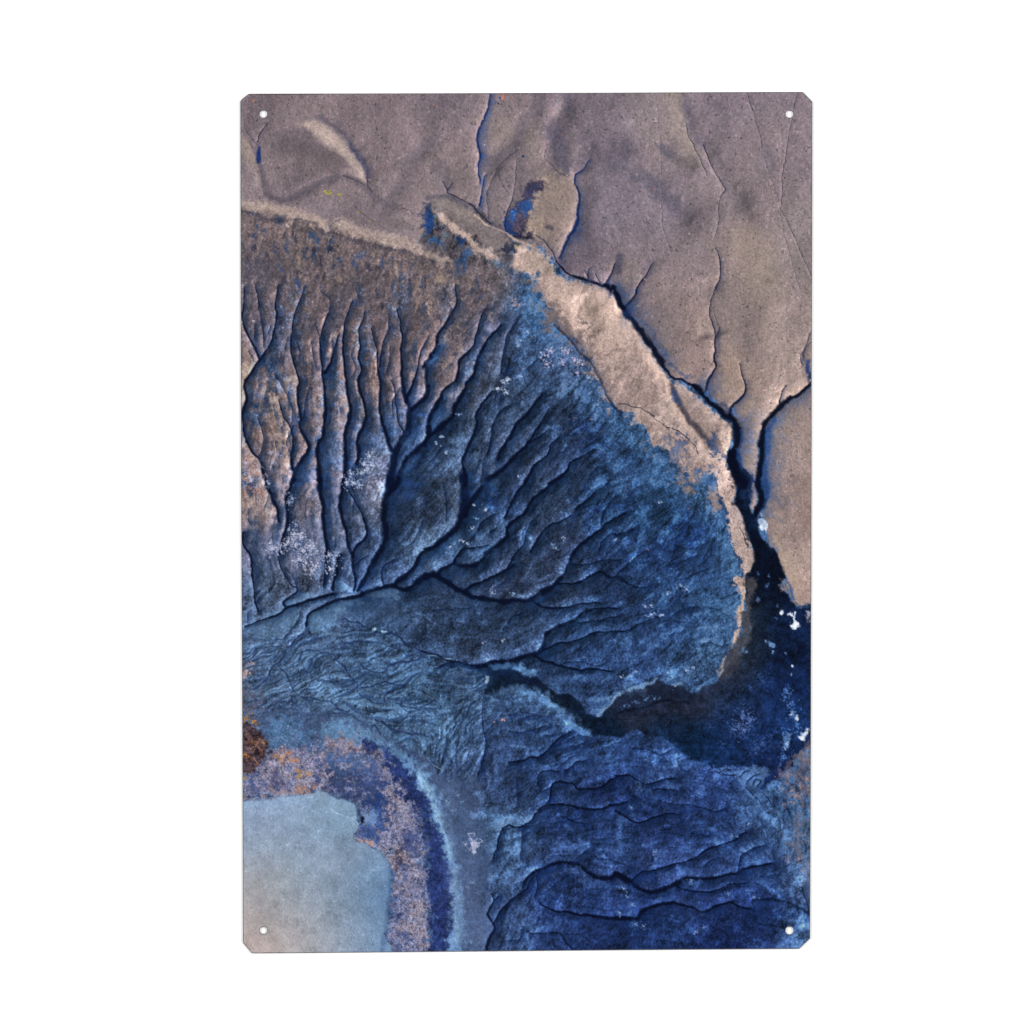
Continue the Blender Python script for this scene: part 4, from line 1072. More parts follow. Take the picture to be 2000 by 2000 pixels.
# pale edge of the strand
brush('j 860,1000,26 1020,990,30 1200,1040,26 1330,1090,22 1480,1170,20 1600,1240,18 1700,1330,22', 20, (104, 144, 184), .8, 1, 1.2, .6)
brush('j 1760,1440,26 1830,1560,26 1900,1680,28 n 60,400,26 120,560,22 170,680,18 200,820,18 250,950,20 270,1100,18 290,1250,22 300,1450,26 290,1600,22 290,1750,30 270,1880,34', 26, (114, 152, 196), .95, 1.0, 1.0, .5)
brush('j 1760,1440 1840,1570 n 30,380 110,520 160,640 190,780 240,920', 9, (146, 182, 214), .75, 1, 1.4, .7)
brush('n 270,1060 280,1280 270,1450 300,1620 300,1760', 9, (146, 180, 212), .65, 1, 1.4, .7)
fill('n 160,300 400,400 560,700 540,900 380,1000 280,900 240,700', (76, 96, 132), .35, 20, .5, .2, .08)
soft('n 340,1100 380,1400 480,1700', 50, (88, 104, 140), .35)
soft('n 240,240 200,600 300,900', 16, (84, 104, 138), .4)
fill('n 400,810 450,760 500,800 490,850 450,900 410,870', (176, 182, 212), .9, 3, 1.5, .7)
for s_ in ('n 395,710 430,760 450,800', 'n 395,712 460,705 455,735', 'n 500,800 545,785 520,765', 'n 450,880 455,910'):
    brush(s_, 1.6, (170, 174, 200), .8, .5, .4, 0)
speck('n 450,830', (190, 192, 214), 24, 9, 9, 1.6, .8, 66)
speck('n 200,430 300,330 330,400 260,480 190,390 440,1190 400,1240 430,1770 330,1700', (120, 154, 190), 12, 8, 8, 2, .6, 67)
# the bush
sl, m = region('j 30,930 120,940 200,980 270,1060 310,1170 290,1260 240,1320 160,1390 30,1430', 3.5, 1.5, .6)
bc = col((62, 50, 58)) * (1 + .9 * M6 + .3 * M20 + .9 * G2 + .25 * gn)[..., None]
bw = sst(.56, .82, fbm(GX, GY, 9, 111, 3))
bc = bc + (col((136, 92, 60)) - bc) * (bw * .38)[..., None]
blend(sl, m, np.clip(bc + (GR * .12)[..., None], 0, 1)[sl].astype(F32))
fill('j 30,640 100,640 190,760 180,880 100,900 30,860', (96, 90, 108), .65, 12, 1.6, .7, .2)
speck('j 60,900 90,870 140,930 60,1470 60,1240 250,1120', (206, 138, 50), 22, 10, 8, 1.8, .75, 68)
speck('j 100,1050 180,1120 230,1200 120,1280 180,1330', (160, 104, 70), 26, 14, 14, 1.5, .6, 69)
for s_ in ('j 140,1270 180,1310 230,1360', 'j 100,1180 180,1160 230,1190', 'j 200,1090 170,1160 150,1230'):
    brush(s_, 1.5, (196, 150, 120), .6, .5, .8, .3)
fill('j 40,400 110,390 130,430 100,470 60,500 40,470', (196, 156, 150), .6, 5, 2, 1)
speck('j 80,430', (214, 168, 156), 26, 9, 12, 1.7, .8, 70)
# pond
POND = '''490,1520,147,168,199;600,1510,145,168,195;640,1530,133,162,189;540,1560,145,168,195;490,1580,147,164,189;600,1580,143,164,189;650,1560,125,156,183;500,1620,155,164,177;580,1620,145,162,183;660,1600,141,156,177;700,1610,121,148,181;480,1680,169,168,173;540,1680,155,164,175;600,1670,147,162,183;660,1670,137,158,181;710,1660,111,142,179;480,1730,181,172,173;540,1730,165,166,173;600,1730,155,164,177;660,1720,135,156,181;720,1700,97,128,167;480,1780,193,176,171;540,1780,185,174,173;600,1780,165,168,177;660,1770,151,166,187;710,1770,117,146,181'''
pc = field(POND, 34) / 255 * .97
pc = pc * (1 + .12 * (fbm(GX, GY, 18, 125, 3) - .5) + .06 * (fbm(GX, GY, 44, 121, 3) - .5) + .05 * M6 + .09 * G2)[..., None] + (GR * .07)[..., None]
pc = np.clip(pc, 0, 1).astype(F32)
sl, m = region('m -30,390 46,395 250,380 400,355 520,335 620,345 680,320 740,292 840,305 940,362 1040,385 1120,425 1155,470 1150,560 1165,630 1150,680 1115,730 1140,780 1190,815 1290,835 1380,895 1450,960 1480,1040 1500,1130 1480,1280 1465,1440 1465,1580 1430,1700 1410,1932 -30,1960', 2.5, .6, .25)
blend(sl, m, pc[sl])
brush('m 1480,1060 1495,1150 1475,1300 1460,1450 1455,1600 1425,1720 1405,1860', 8, (70, 98, 140), .55, 1.5, .5, .3)
brush('m 46,395 250,382 400,358 600,345', 3, (90, 98, 132), .5, 1, .8, .5)
brush('m 1300,840 1400,910 1480,1000', 4, (70, 98, 140), .4, 1.2, .6, .3)
for s_, r_, a_ in (('m 950,1180', 24, .16), ('m 920,1490', 26, .2), ('m 1020,860', 30, .16), ('m 730,900', 24, .1), ('m 300,1440', 26, .1), ('m 180,1340', 18, .1)):
    c0 = parse(s_)[0]
    d_ = np.hypot(GX - c0[0] + WX * 2, GY - c0[1] + WY * 2)
    IMG[:] = IMG * (1 - .55 * a_ * np.exp(-(d_ / (r_ * .7)) ** 2))[..., None]
brush('m 900,460 950,510 1050,540 1120,570 1170,620', 1.8, (168, 186, 208), .85, .5, .3, 0)
brush('m 1250,1120 1330,1070 1390,1050', 9, (142, 172, 205), .4, 1.5, .8, .5)
soft('m 100,420 400,400 700,370', 14, (146, 172, 206), .35)

# ---- 7. patches and gullies -----------------------------------------------
for s_ in ('a 450,1310 510,1270 540,1290 530,1340 470,1340', 'a 210,1230 240,1240 230,1260', 'a 280,1250 350,1275 330,1285', 'a 800,1430 850,1420 850,1500 820,1510',
           'a 580,1500 630,1500 620,1530 590,1525', 'a 1240,1650 1330,1600 1340,1650 1270,1670', 'a 1060,1680 1100,1670 1090,1720', 'a 1470,1690 1510,1690 1500,1730',
           'b 290,1640 400,1580 440,1590 400,1680 380,1800 350,1780 350,1700 290,1800 290,1700', 'b 290,1450 330,1430 360,1500 310,1500', 'b 650,1720 720,1690 710,1730',
           'b 780,1760 830,1750 830,1800', 'b 0,1180 60,1230 70,1330 40,1340 30,1440 100,1440 170,1540 120,1500 0,1460', 'b 1060,1800 1090,1810 1080,1880 1060,1850'):
    fill(s_, (42, 80, 132), .82, 3.5, 1.2, .4, .3)
fill('b 20,1190 70,1250 80,1330 30,1400 0,1350 0,1200', (24, 44, 88), .7, 5, 1.2, .5, .3)
fill('a 1830,1260 1932,1160 1932,1330 1880,1480 1850,1480 1890,1330', (34, 56, 100), .75, 5, 1.2, .5, .3)
fill('b 290,1430 340,1430 360,1510 300,1520', (22, 38, 72), .6, 4, 1.2, .6, .3)
fill('b 0,1480 160,1530 100,1560 0,1540', (92, 90, 104), .5, 6, 1.2, .6, .2)
speck('b 100,1380 160,1360 120,1400', (120, 100, 104), 26, 12, 9, 1.8, .7, 71)
speck('b 100,1370 150,1350', (30, 34, 58), 26, 12, 9, 1.8, .7, 72)
fill('a 610,1490 660,1500 640,1540 600,1530', (150, 132, 122), .6, 4, 1, .6)
for s_ in ('a 1340,1640 1420,1620 1400,1680', 'a 1520,1700 1640,1680 1600,1740', 'e 0,60 40,180 60,300 100,380 60,340 0,260', 'e 160,480 300,480 320,620 270,860 210,920 130,820 170,700',
           'd 1740,0 1870,60 1900,200 1850,300 1820,200'):
    rfill(s_, .6, 8, 1.4, .7, True)
fill('d 1840,180 1890,190 1880,300 1840,290', (176, 152, 140), .7, 4, 1, .5)
fill('d 1760,240 1820,220 1830,300 1790,300', (34, 48, 82), .7, 4, 1, .5)
brush('a 150,1150,10 300,1180,14 420,1180,12 560,1220,12 700,1260,10 820,1290,14 900,1340,16 960,1380,6', 12, (182, 163, 153), .6, 1, .9, .5)
brush('a 1040,1350,10 1120,1350,18 1240,1410,16 1340,1440,18 1500,1470,14 1700,1530,12 1860,1600,10 b 60,1620,8 160,1660,6', 12, (178, 160, 151), .6, 1, .9, .5)
brush('a 200,1220,4 330,1270,6 480,1310,6 640,1300,4 780,1320,6 900,1400,6 1000,1430,4 1150,1470,6 1300,1510,5 1500,1570,5 1700,1600,4', 5, (66, 62, 74), .6, 1.2, 1.2, .6)
_sk, _m = region('a 140,1240 400,1260 700,1360 950,1420 1300,1500 1700,1600 1932,1650 b 180,1700 460,1640 640,1700 830,1800 900,1932 e 560,240 300,420 0,500 d 1500,500 1000,450 500,400 30,450', 30, 1, .3)
_pb = sst(.82, .98, vnoise(GX, GY, 2.8, 181)) * .40 - sst(.82, .98, vnoise(GX, GY, 3.0, 183)) * .36 + slope(box(fbm(GX, GY, 8, 185, 3) - .5, 1)) * 1.1 + .16 * G2
IMG[_sk] = np.clip(IMG[_sk] * (1 + (_pb[_sk] * _m)[..., None]) + (col((100, 88, 93)) - IMG[_sk]) * (_m * .34)[..., None], 0, 1)
# random blue gashes and dark pits in the stony skirt
rg = np.random.RandomState(77)
for k in range(110):
    x = rg.uniform(478, 960)
    ytop = np.interp(x, [470, 600, 700, 850, 960], [420, 440, 470, 515, 540])
    y = ytop + abs(rg.normal(0, 55)) + 6
    L = rg.uniform(4, 16)
    w_ = rg.uniform(1.6, 5)
    c_ = (48, 72, 114) if rg.rand() < .6 else (48, 48, 66)
    if rg.rand() < .25:
        c_ = (156, 136, 124)
    P_ = 'v %.1f,%.1f %.1f,%.1f' % (x * .966, y * .966, (x + rg.uniform(-2, 2)) * .966, (y + L) * .966)
    brush(P_ + ' %.1f,%.1f' % ((x + rg.uniform(-3, 3)) * .966, (y + L * 1.6) * .966), w_, c_, .65, 1, 1.4, .9)

# main gullies, left half of the fan
cracks(CR1, ws=1.22, blue=(28, 50, 90))
# trunk streams, then the right half of the fan
cracks(CR2, ws=1.22, blue=(22, 44, 78))
cracks(CR3, ws=1.25, blue=(24, 46, 82))
# lower slopes
_hs = np.zeros((ny, nx), F32)
_rg = np.random.RandomState(314)
_an = (np.arctan2(field(_d, 45, 2)[..., 1], field(_d, 45, 2)[..., 0]) / 2)
_fe = [('v 470,640 900,640 960,700 1100,800 1250,900 1330,1000 1340,1150 1200,1240 950,1230 850,1120 470,1050', 190, .55),
       ('v 940,1400 1200,1400 1480,1500 1510,1600 1500,1760 960,1770 950,1600', 170, .5)]
for _s, _n, _a in _fe:
    _P = np.array([q[:2] for q in parse(_s)])
    k = 0
    while k < _n:
        x = _rg.uniform(_P[:, 0].min(), _P[:, 0].max())
        y = _rg.uniform(_P[:, 1].min(), _P[:, 1].max())
        if not inside(_P, np.array([x]), np.array([y]))[0]:
            continue
        k += 1
        if HV[int((y - Y0) / STEP), int((x - X0) / STEP)] > .42:
            continue
        L = _rg.uniform(16, 58)
        pp = []
        off = _rg.uniform(-.35, .35)
        for q in range(5):
            a_ = _an[min(max(int((y - Y0) / STEP), 0), ny - 1), min(max(int((x - X0) / STEP), 0), nx - 1)] + off + _rg.uniform(-.3, .3)
            pp.append('%.1f,%.1f' % (x * .966, y * .966))
            x += math.cos(a_) * L / 5
            y += math.sin(a_) * L / 5 * (1 if math.sin(a_) > 0 or True else 1)
        w_ = _rg.uniform(1.0, 2.8)
        crack('v ' + ' '.join(pp), w_, w_ * _rg.uniform(.5, 1.6), _a * _rg.uniform(.5, 1.2), .8, 1.1, (26, 46, 84), ks=2.6)
cracks(CR4, ws=1.15, blue=(22, 42, 88), ks=2.8)
# soft round bulges picked out by raking light, lower right
rg = np.random.RandomState(12)
for s_ in ('n 1380,620 1440,690', 'n 1260,800 1400,850 1560,840', 'n 1700,920 1780,980', 'n 1360,1050 1480,1080', 'n 1640,1180 1800,1240 1930,1220',
           'n 1300,1380 1420,1360', 'n 1280,1560 1200,1620', 'n 480,520 600,560 760,560 900,570', 'n 520,350 540,440', 'n 740,720 860,700 900,860 780,860', 'n 1120,380 1150,400',
           'n 960,1470 1080,1500 1040,1570', 'n 960,1700 1000,1800', 'n 980,1620 1050,1650', 'n 1880,620 1920,580', 'n 780,1080 900,1040 1030,1060', 'n 700,1180 760,1220',
           'o 120,430 160,470', 'o 340,880 400,900', 'o 620,860 680,880', 'o 200,250 240,290', 'o 500,240 580,250', 'o 1020,250 1100,270', 'o 1100,350 1160,370', 'o 1150,440 1200,460',
           'o 1200,520 1240,600', 'o 1350,350 1400,370', 'o 1440,500 1500,560', 'o 1560,600 1620,700', 'o 620,1080 700,1060', 'o 700,1170 740,1190', 'o 540,1290 560,1300', 'o 820,1450 850,1460',
           'o 1100,860 1030,870', 'o 1700,1560 1740,1640 1780,1560', 'o 1780,1480 1820,1540 1840,1620', 'o 1680,1760 1780,1800', 'o 1320,1820 1400,1800', 'o 780,1660 860,1640',
           'o 150,1590 180,1620', 'o 1540,1280 1700,1260 1800,1160', 'o 1680,980 1760,1060 1800,1160', 'o 1600,300 1560,240 1500,260', 'k 960,600 1100,660 1200,740', 'k 1220,760 1360,890 1420,960 1540,1060',
           'k 640,370 760,370 900,410', 'k 920,400 1040,430', 'k 140,420 300,380 440,400', 'k 460,480 560,460 590,500', 'k 980,1200 1060,1200', 'k 1340,960 1400,990', 'k 1040,1340 1160,1370',
           'l 350,1280 480,1240 560,1280', 'l 180,1230 280,1240', 'l 520,1130 620,1240 760,1310 900,1360', 'l 100,480 240,580 60,660', 'l 380,440 520,440', 'l 960,1430 1080,1480', 'h 240,1510 260,1540', 'h 560,280 620,280',
           'h 1310,880 1360,800', 'h 1520,940 1600,900', 'h 1540,400 1640,300 1640,240', 'h 1240,1450 1400,1380 1500,1310', 'h 1090,1640 1150,1560', 'h 1060,1200 1100,1160', 'h 960,540 990,440',
           'h 700,360 740,440', 'h 80,780 200,660 320,560', 'h 650,50 640,120', 'h 1650,100 1720,20', 'h 930,640 950,540', 'h 640,700 460,720', 'e 40,740 150,560', 'e 120,1230 60,1370', 'e 530,760 640,560',
           'e 180,1100 260,1010', 'e 400,1700 480,1700', 'e 480,1540 560,1480', 'e 900,900 960,860', 'e 1150,1400 1260,1420', 'e 280,1600 300,1500', 'e 880,560 920,600', 'e 950,460 1000,470',
           'i 100,620 180,640 130,760', 'i 60,60 200,40', 'i 300,440 220,560', 'i 230,320 300,300', 'i 80,1540 20,1560', 'i 60,1640 100,1600', 'd 1700,1480 1640,1540', 'd 1720,1700 1660,1800', 'd 1840,1000 1760,1060', 'd 1880,760 1900,720'):
    glow(s_ if len(s_.split()) > 3 else s_ + ' ' + s_.split()[-1], rg.uniform(9, 15), 1.22, (10, 14, 16))
# bright rim where the slope breaks into the dark valley
brush('k 1680,850 1760,775 1830,695 1932,625 l 60,632 160,592 300,545 390,495', 6, (124, 156, 190), .75, 1, 1, .5)
brush('l 1030,400,3 990,490', 3, (180, 170, 170), .7, .8, .8, .5)
brush('k 590,480 575,540', 4, (160, 180, 196), .8, .6, .6, .5)
brush('l 520,560 600,545 640,550', 3, (132, 160, 190), .7, .8, .8, .5)

# ---- 8. streams and traces on the plain -----------------------------------
cracks('''
4.5 6: b 615,40 600,150 565,260 520,360 490,450 500,560 515,640
5 3.4: b 512,620 510,700 505,800 512,900
2 5: b 570,820 550,900 540,950 525,1060 508,1130
''', blue=(36, 66, 124), hl=.9, dark=col((22, 42, 92)))
cracks('''
2 8: b 1580,680 1530,770 1450,830 1440,900 1480,1000 1495,1080 1470,1180 1470,1270 1430,1380
8 6: b 1435,1370 1370,1470 1330,1560 1305,1640
''', blue=(44, 62, 104), sh=.8, dark=col((20, 40, 88)))
cracks('''
1.6 3.4 .9: b 150,900 185,960 200,1005 280,1040 370,1080 460,1140 490,1200 560,1250 620,1300
1.4 2 .8: b 245,910 190,985
3 9: b 1260,1680 1360,1780 1480,1830 1620,1880 1760,1915
1.4 3 .7: b 1540,1760 1580,1840
1.4 3 .7: b 1610,1730 1570,1780 1580,1850
1.4 3 .7: b 1640,1790 1700,1880
1.4 1.8 .55 .3: b 900,570 800,650 700,730 660,850 600,960 590,1100 600,1250
1.4 2.5 .6 .4: b 870,690 860,850 850,950 830,1080 790,1170 765,1280 770,1380
1.3 1.6 .5 .3: b 1160,560 1150,660 1210,730 1290,800 1370,850
1.2 1.2 .4 .2: b 1170,200 1170,300
1.4 1.2 .4 .3: b 690,820 740,920 790,1010
2 5 .6 .6: b 1060,1410 1200,1540 1260,1670
1.4 2.4 .6 .5: c 680,330 690,440 740,530 800,650 840,740 870,830
2.2 2.2 .75 .5: c 840,530 900,700 960,810 1060,970
1.6 1.4 .7 .4: c 1060,975 1010,1030 990,1150 990,1280 940,1440
1.6 4.5 .8: c 950,1540 990,1620 1010,1760 990,1860 965,1940
1.5 1.3 .55 .2: c 1270,30 1330,230 1390,430 1410,560
1 1.1 .35 .2: c 1430,620 1460,750 1530,950 1590,1130
1.3 1.8 .6 .2: c 1590,1140 1700,1370 1780,1560 1890,1800
1.3 1.3 .6 .2: c 1750,30 1700,330 1650,620 1610,880 1610,1120
1 1.2 .45 .2: c 1590,1140 1620,1380 1700,1660 1780,1932
1 1 .3 .1: c 380,130 410,400 430,700 430,1000 430,1250
1.2 1.2 .4 .1: c 430,1250 470,1430 530,1580
2 6: c 350,1690 280,1800 190,1940 f 170,100 90,210
1.4 3.5 .9: f 970,0 910,180 900,270 940,400 955,500
3.5 7: f 955,500 955,620 940,720 960,800 920,880 880,960 860,1050
1.3 1.5 .5 .2: f 945,170 940,250 980,360
2 3 .7: f 995,410 980,470 955,520
2 8: f 1190,770 1225,890 1260,1000 1230,1080 1150,1160 1100,1230 1090,1300
1.3 2.4 .7: f 1890,430 1835,600 1790,700 1800,790
1.3 2.4 .7: f 1890,550 1830,620 1815,720
2 3.6 .8: f 1650,985 1600,1050 1590,1160
3 5 .7: b 1830,1690 1800,1800 1755,1880
1.2 1.6 .4 .2: a 180,340 190,450 300,590
2 2.4 .55 .3: a 400,380 330,480 300,560
1.5 2 .7 .3: a 1335,830 1335,950 1380,1040
1.5 2 .7 .3: a 1120,880 1220,920 1310,970
1.4 1.6 .6 .2: a 1660,1190 1740,1220 1780,1250
1.4 1.6 .6 .2: a 980,1370 1030,1320 1090,1300
1.3 1.5 .5 .2: a 1210,1160 1290,1240 1390,1320
1.3 1.5 .5 .2: a 1830,1240 1880,1180 1932,1140
''', blue=(58, 62, 88), hl=.9)
fill('a 300,640 330,620 335,780 310,770 292,720', (28, 52, 112), .95, 2, .5, .3)
# the deep right-hand channels
crack('''f -20,80,11 60,230,14 180,400,15 300,560,16 400,720,16 480,840,11 540,905,5 600,930,6 680,950,10 760,990,12''', rough=.8, blue=(42, 64, 104), sh=.9)
crack('''f 740,980,12 830,1060,14 900,1150,14 1000,1230,14 1080,1290,16 1160,1370,20 1170,1480,22 1150,1600,20 1120,1720,17 1150,1840,20 1230,1932,24''', rough=.8, blue=(36, 62, 110), dark=col((5, 12, 30)))
crack('''f 1900,950,7 1830,1030,9 1700,1110,10 1590,1190,12 1490,1290,13 1430,1370,14 1410,1480,14 1400,1600,14 1395,1750,13 1375,1932,14 i 1395,120,16 1395,220,15 1350,330,14''', rough=.7, blue=(44, 72, 120), sh=.85, dark=col((5, 12, 30)))
crack('b 1740,1900 1800,1960 f -40,30 60,230', 8, 12)
fill('f 1830,750 1890,740 1890,950 1840,940', (34, 58, 112), .85, 4, 1, .5, .3)
brush('f 190,330 300,430 400,600 470,720', 9, (72, 92, 132), .5, 1, 1.4, .7)
brush('f 470,720 560,800 640,880 720,900', 7, (62, 76, 110), .5, 1, 1.4, .8)
brush('f 870,1050 900,1110 960,1160', 6, (70, 116, 176), .75, 1, 1, .6)
brush('f 960,1170 1040,1180 1070,1230', 8, (44, 52, 84), .6, 1, 1, .7)
brush('f 1130,1230 1160,1270', 6, (60, 108, 176), .7, 1, 1, .5)
brush('f 1190,1600 1200,1720 1220,1790', 8, (44, 80, 138), .7, 1, 1.2, .6)
soft('f 1215,1420 1210,1560', 6, (44, 74, 130), .5, 1)
# warm speck and bright pebbles
speck('b 745,60', (214, 128, 100), 10, 3, 7, 2.8, .9, 81)
speck('b 715,75', (40, 74, 150), 5, 2, 3, 2.4, .9, 82)
speck('b 700,130', (48, 50, 78), 14, 8, 6, 1.8, .7, 83)
speck('a 265,185', (206, 128, 100), 6, 2, 3, 2.2, .9, 84)
speck('a 990,1045 1080,1060 950,1035', (186, 172, 40), 9, 5, 3, 2.2, .95, 85)
speck('a 1255,1225 1370,1315', (170, 160, 60), 4, 3, 2, 1.8, .8, 86)
speck('b 60,150 c 365,970 c 560,410', (200, 110, 84), 3, 1.5, 1.5, 1.8, .9, 87)
speck('k 740,895 760,905', (214, 150, 140), 5, 2.5, 1.5, 2.2, .9, 88)
speck('k 655,920', (206, 156, 110), 3, 2, 1, 1.8, .9, 89)
speck('b 500,300 540,280 480,290', (196, 166, 128), 4, 3, 3, 2, .9, 90)
speck('c 1400,585 c 1145,540 b 1010,385 b 1135,415 b 1370,835 b 1705,840 a 400,760 c 190,825 c 1875,1390 b 560,535 b 900,570 c 700,1400', (206, 198, 190), 2, 1, 1, 1.8, .85, 91)
speck('b 945,650', (26, 60, 120), 6, 1.5, 2, 3, .95, 92)
rg = np.random.RandomState(9)
for k in range(420):
    x, y = rg.uniform(475, 1585), rg.uniform(185, 1150)
    jx, jy = int((x - X0) / STEP), int((y - Y0) / STEP)
    if PM[jy, jx] < .9:
        continue
    c_ = (62, 62, 84) if rg.rand() < .62 else ((188, 176, 168) if rg.rand() < .75 else (190, 128, 104))
    sz = rg.uniform(.8, 1.9)
    q = 3
    sl = (slice(max(jy - q, 0), jy + q + 1), slice(max(jx - q, 0), jx + q + 1))
    d = np.hypot(GX[sl] - x, (GY[sl] - y) * rg.uniform(.6, 1.2))
    blend(sl, (1 - sst(sz * .4, sz * 1.1, d)) * rg.uniform(.4, .9), c_)

# ---- 9. frost ------------------------------------------------------------
speck('g 560,640 620,700 700,740 480,620 540,540 660,820 760,840 600,560 380,680 320,680 880,740 900,880 720,900 700,650 600,780', (196, 198, 222), 60, 20, 18, 1.9, .78, 101)
speck('g 560,440 500,220 520,180 700,600 780,700 930,780', (172, 186, 216), 34, 14, 18, 1.7, .7, 102)
speck('g 600,620 700,760 560,700 800,860', (60, 84, 130), 34, 20, 18, 1.8, .6, 103)
speck('d 1280,1680 1230,1750 1290,1760 1100,1850 1200,1840 1260,1800 g 1120,30 1180,60 1060,30', (186, 196, 224), 50, 16, 15, 1.9, .78, 104)
speck('d 1150,1880 1250,1850 1350,1860', (44, 66, 112), 24, 14, 10, 2, .6, 105)
speck('d 80,1740 60,1840 180,1780 120,1900 220,1880 320,1640 380,1660 340,1740 g 60,60 180,60 300,40', (168, 178, 214), 32, 15, 15, 1.8, .7, 106)
speck('d 100,1720 140,1800 60,1900 180,1860 g 60,110 180,110 240,130 110,80', (196, 138, 116), 30, 16, 14, 1.8, .7, 107)
speck('d 60,1820 160,1880 g 120,50 60,20', (44, 66, 116), 26, 16, 14, 1.9, .6, 108)
speck('e 1200,650 1150,690 1340,640 1380,660 1320,750 1180,780 1440,730 1480,760 1470,850', (188, 182, 212), 22, 10, 10, 2.2, .85, 109)
speck('e 780,940 740,960 800,920 700,1020 770,1050', (180, 190, 222), 20, 10, 9, 1.9, .85, 110)
speck('e 840,150 860,200 900,190', (170, 150, 160), 20, 9, 10, 1.8, .8, 111)
speck('e 900,550 980,460 895,600 1580,910 1670,1180 910,890 310,1270 90,1560 190,1640 890,1870 140,1490', (160, 186, 220), 9, 6, 5, 2.2, .8, 112)
speck('e 1460,940 1450,1060', (120, 156, 200), 20, 4, 16, 2, .7, 113)
speck('h 400,620 340,600 440,480 230,660 460,250 570,300 650,1105 740,1580 545,1605 1340,580 1840,590', (176, 190, 220), 9, 6, 5, 2, .8, 114)
speck('h 840,1120 910,1140 1260,670 1230,640 480,380', (130, 168, 208), 14, 8, 5, 2, .7, 115)
speck('i 490,1120 680,1080 620,1050 270,1250 330,1320 420,1330 410,230 320,1230', (156, 176, 214), 14, 8, 6, 2, .75, 116)
speck('i 300,690 690,280', (190, 110, 104), 2, 1, 1, 1.8, .8, 117)
speck('l 500,440 680,420 740,390 40,480 180,430 l 560,570', (150, 174, 212), 12, 8, 5, 2, .75, 118)
speck('o 130,460 360,890 60,1250 150,1410 30,1480 90,1320 250,1620 180,1600 720,1180 1080,1300 1340,1340 1120,740 1280,620 850,1620 780,1670', (130, 160, 208), 14, 8, 7, 2, .65, 119)
speck('d 150,355', (200, 196, 210), 8, 4, 3, 1.8, .85, 120)
speck('d 570,350 420,300 650,80', (86, 120, 170), 14, 10, 12, 1.8, .6, 121)
speck('g 890,1000', (190, 168, 184), 5, 3, 2, 2, .8, 122)
speck('o 1640,430 1700,400 1740,340 1780,960', (190, 142, 132), 12, 10, 6, 1.6, .7, 123)
speck('n 1110,440 1070,500 1050,540 1280,430 1760,440', (150, 120, 116), 4, 4, 6, 1.1, .5, 124)
speck('h 1620,160', (70, 60, 70), 2, 1, 1, 1, .5, 125)

_pn = sst(.86, .98, vnoise(GX, GY, 2.6, 191)) * .5 - sst(.84, .98, vnoise(GX, GY, 2.8, 193)) * .35
_bm = np.clip((IMG[..., 2] - IMG[..., 0]) * 8, 0, 1) * (1 - VM * .5)
IMG[:] = np.clip(IMG * (1 + (_pn * _bm * .55)[..., None]), 0, 1)
# ---- 10. print grain ------------------------------------------------------
GV = np.random.RandomState(99).rand(ny, nx).astype(F32) - .5
fine = GV * .045 + (vnoise(GX, GY, 1.7, 131, 4.5) - .5) * .045
L_ = IMG.mean(2)
IMG[:] = IMG + (fine * (0.45 + 1.3 * L_))[..., None] * np.array([1.05, 1, 1.0], F32)
IMG[:] = np.clip(IMG, 0, 1)
# ==================================================================== SCENE
scene = bpy.context.scene
world = bpy.data.worlds.new("World")
scene.world = world
world.use_nodes = True
bg = world.node_tree.nodes["Background"]
bg.inputs[0].default_value = (1, 1, 1, 1)
bg.inputs[1].default_value = 0.5
scene.view_settings.view_transform = 'Standard'
scene.view_settings.look = 'None'
scene.view_settings.exposure = 0
scene.view_settings.gamma = 1

U = 0.300 / 1680.0                                   # metres per painting unit
def wx_(x): return (x - 1000.0) * U
def wz_(y): return (1000.0 - y) * U

def link(name, data):
    o = bpy.data.objects.new(name, data)
    scene.collection.objects.link(o)
    return o

def material(name, rough, spec, metal=0.0):
    m = bpy.data.materials.new(name)
    m.use_nodes = True
    b = m.node_tree.nodes['Principled BSDF']
    b.inputs['Roughness'].default_value = rough
    b.inputs['Specular IOR Level'].default_value = spec
    b.inputs['Metallic'].default_value = metal
    return m, m.node_tree, b

# ---- wall ----
mw, nt, b = material('white_wall_paint', .9, .1)
nz = nt.nodes.new('ShaderNodeTexNoise')
nz.inputs['Scale'].default_value = 900
nz.inputs['Detail'].default_value = 3
rp = nt.nodes.new('ShaderNodeValToRGB')
rp.color_ramp.elements[0].color = (.905, .905, .905, 1)
rp.color_ramp.elements[1].color = (.925, .925, .925, 1)
tc = nt.nodes.new('ShaderNodeTexCoord')
nt.links.new(tc.outputs['Object'], nz.inputs['Vector'])
nt.links.new(nz.outputs['Fac'], rp.inputs['Fac'])
nt.links.new(rp.outputs['Color'], b.inputs['Base Color'])
me = bpy.data.meshes.new('wall')
me.from_pydata([(-1.6, 0, -1.4), (1.6, 0, -1.4), (1.6, 0, 1.4), (-1.6, 0, 1.4)], [], [(0, 1, 2, 3)])
wall = link('wall', me)
me.materials.append(mw)
wall['kind'] = 'structure'

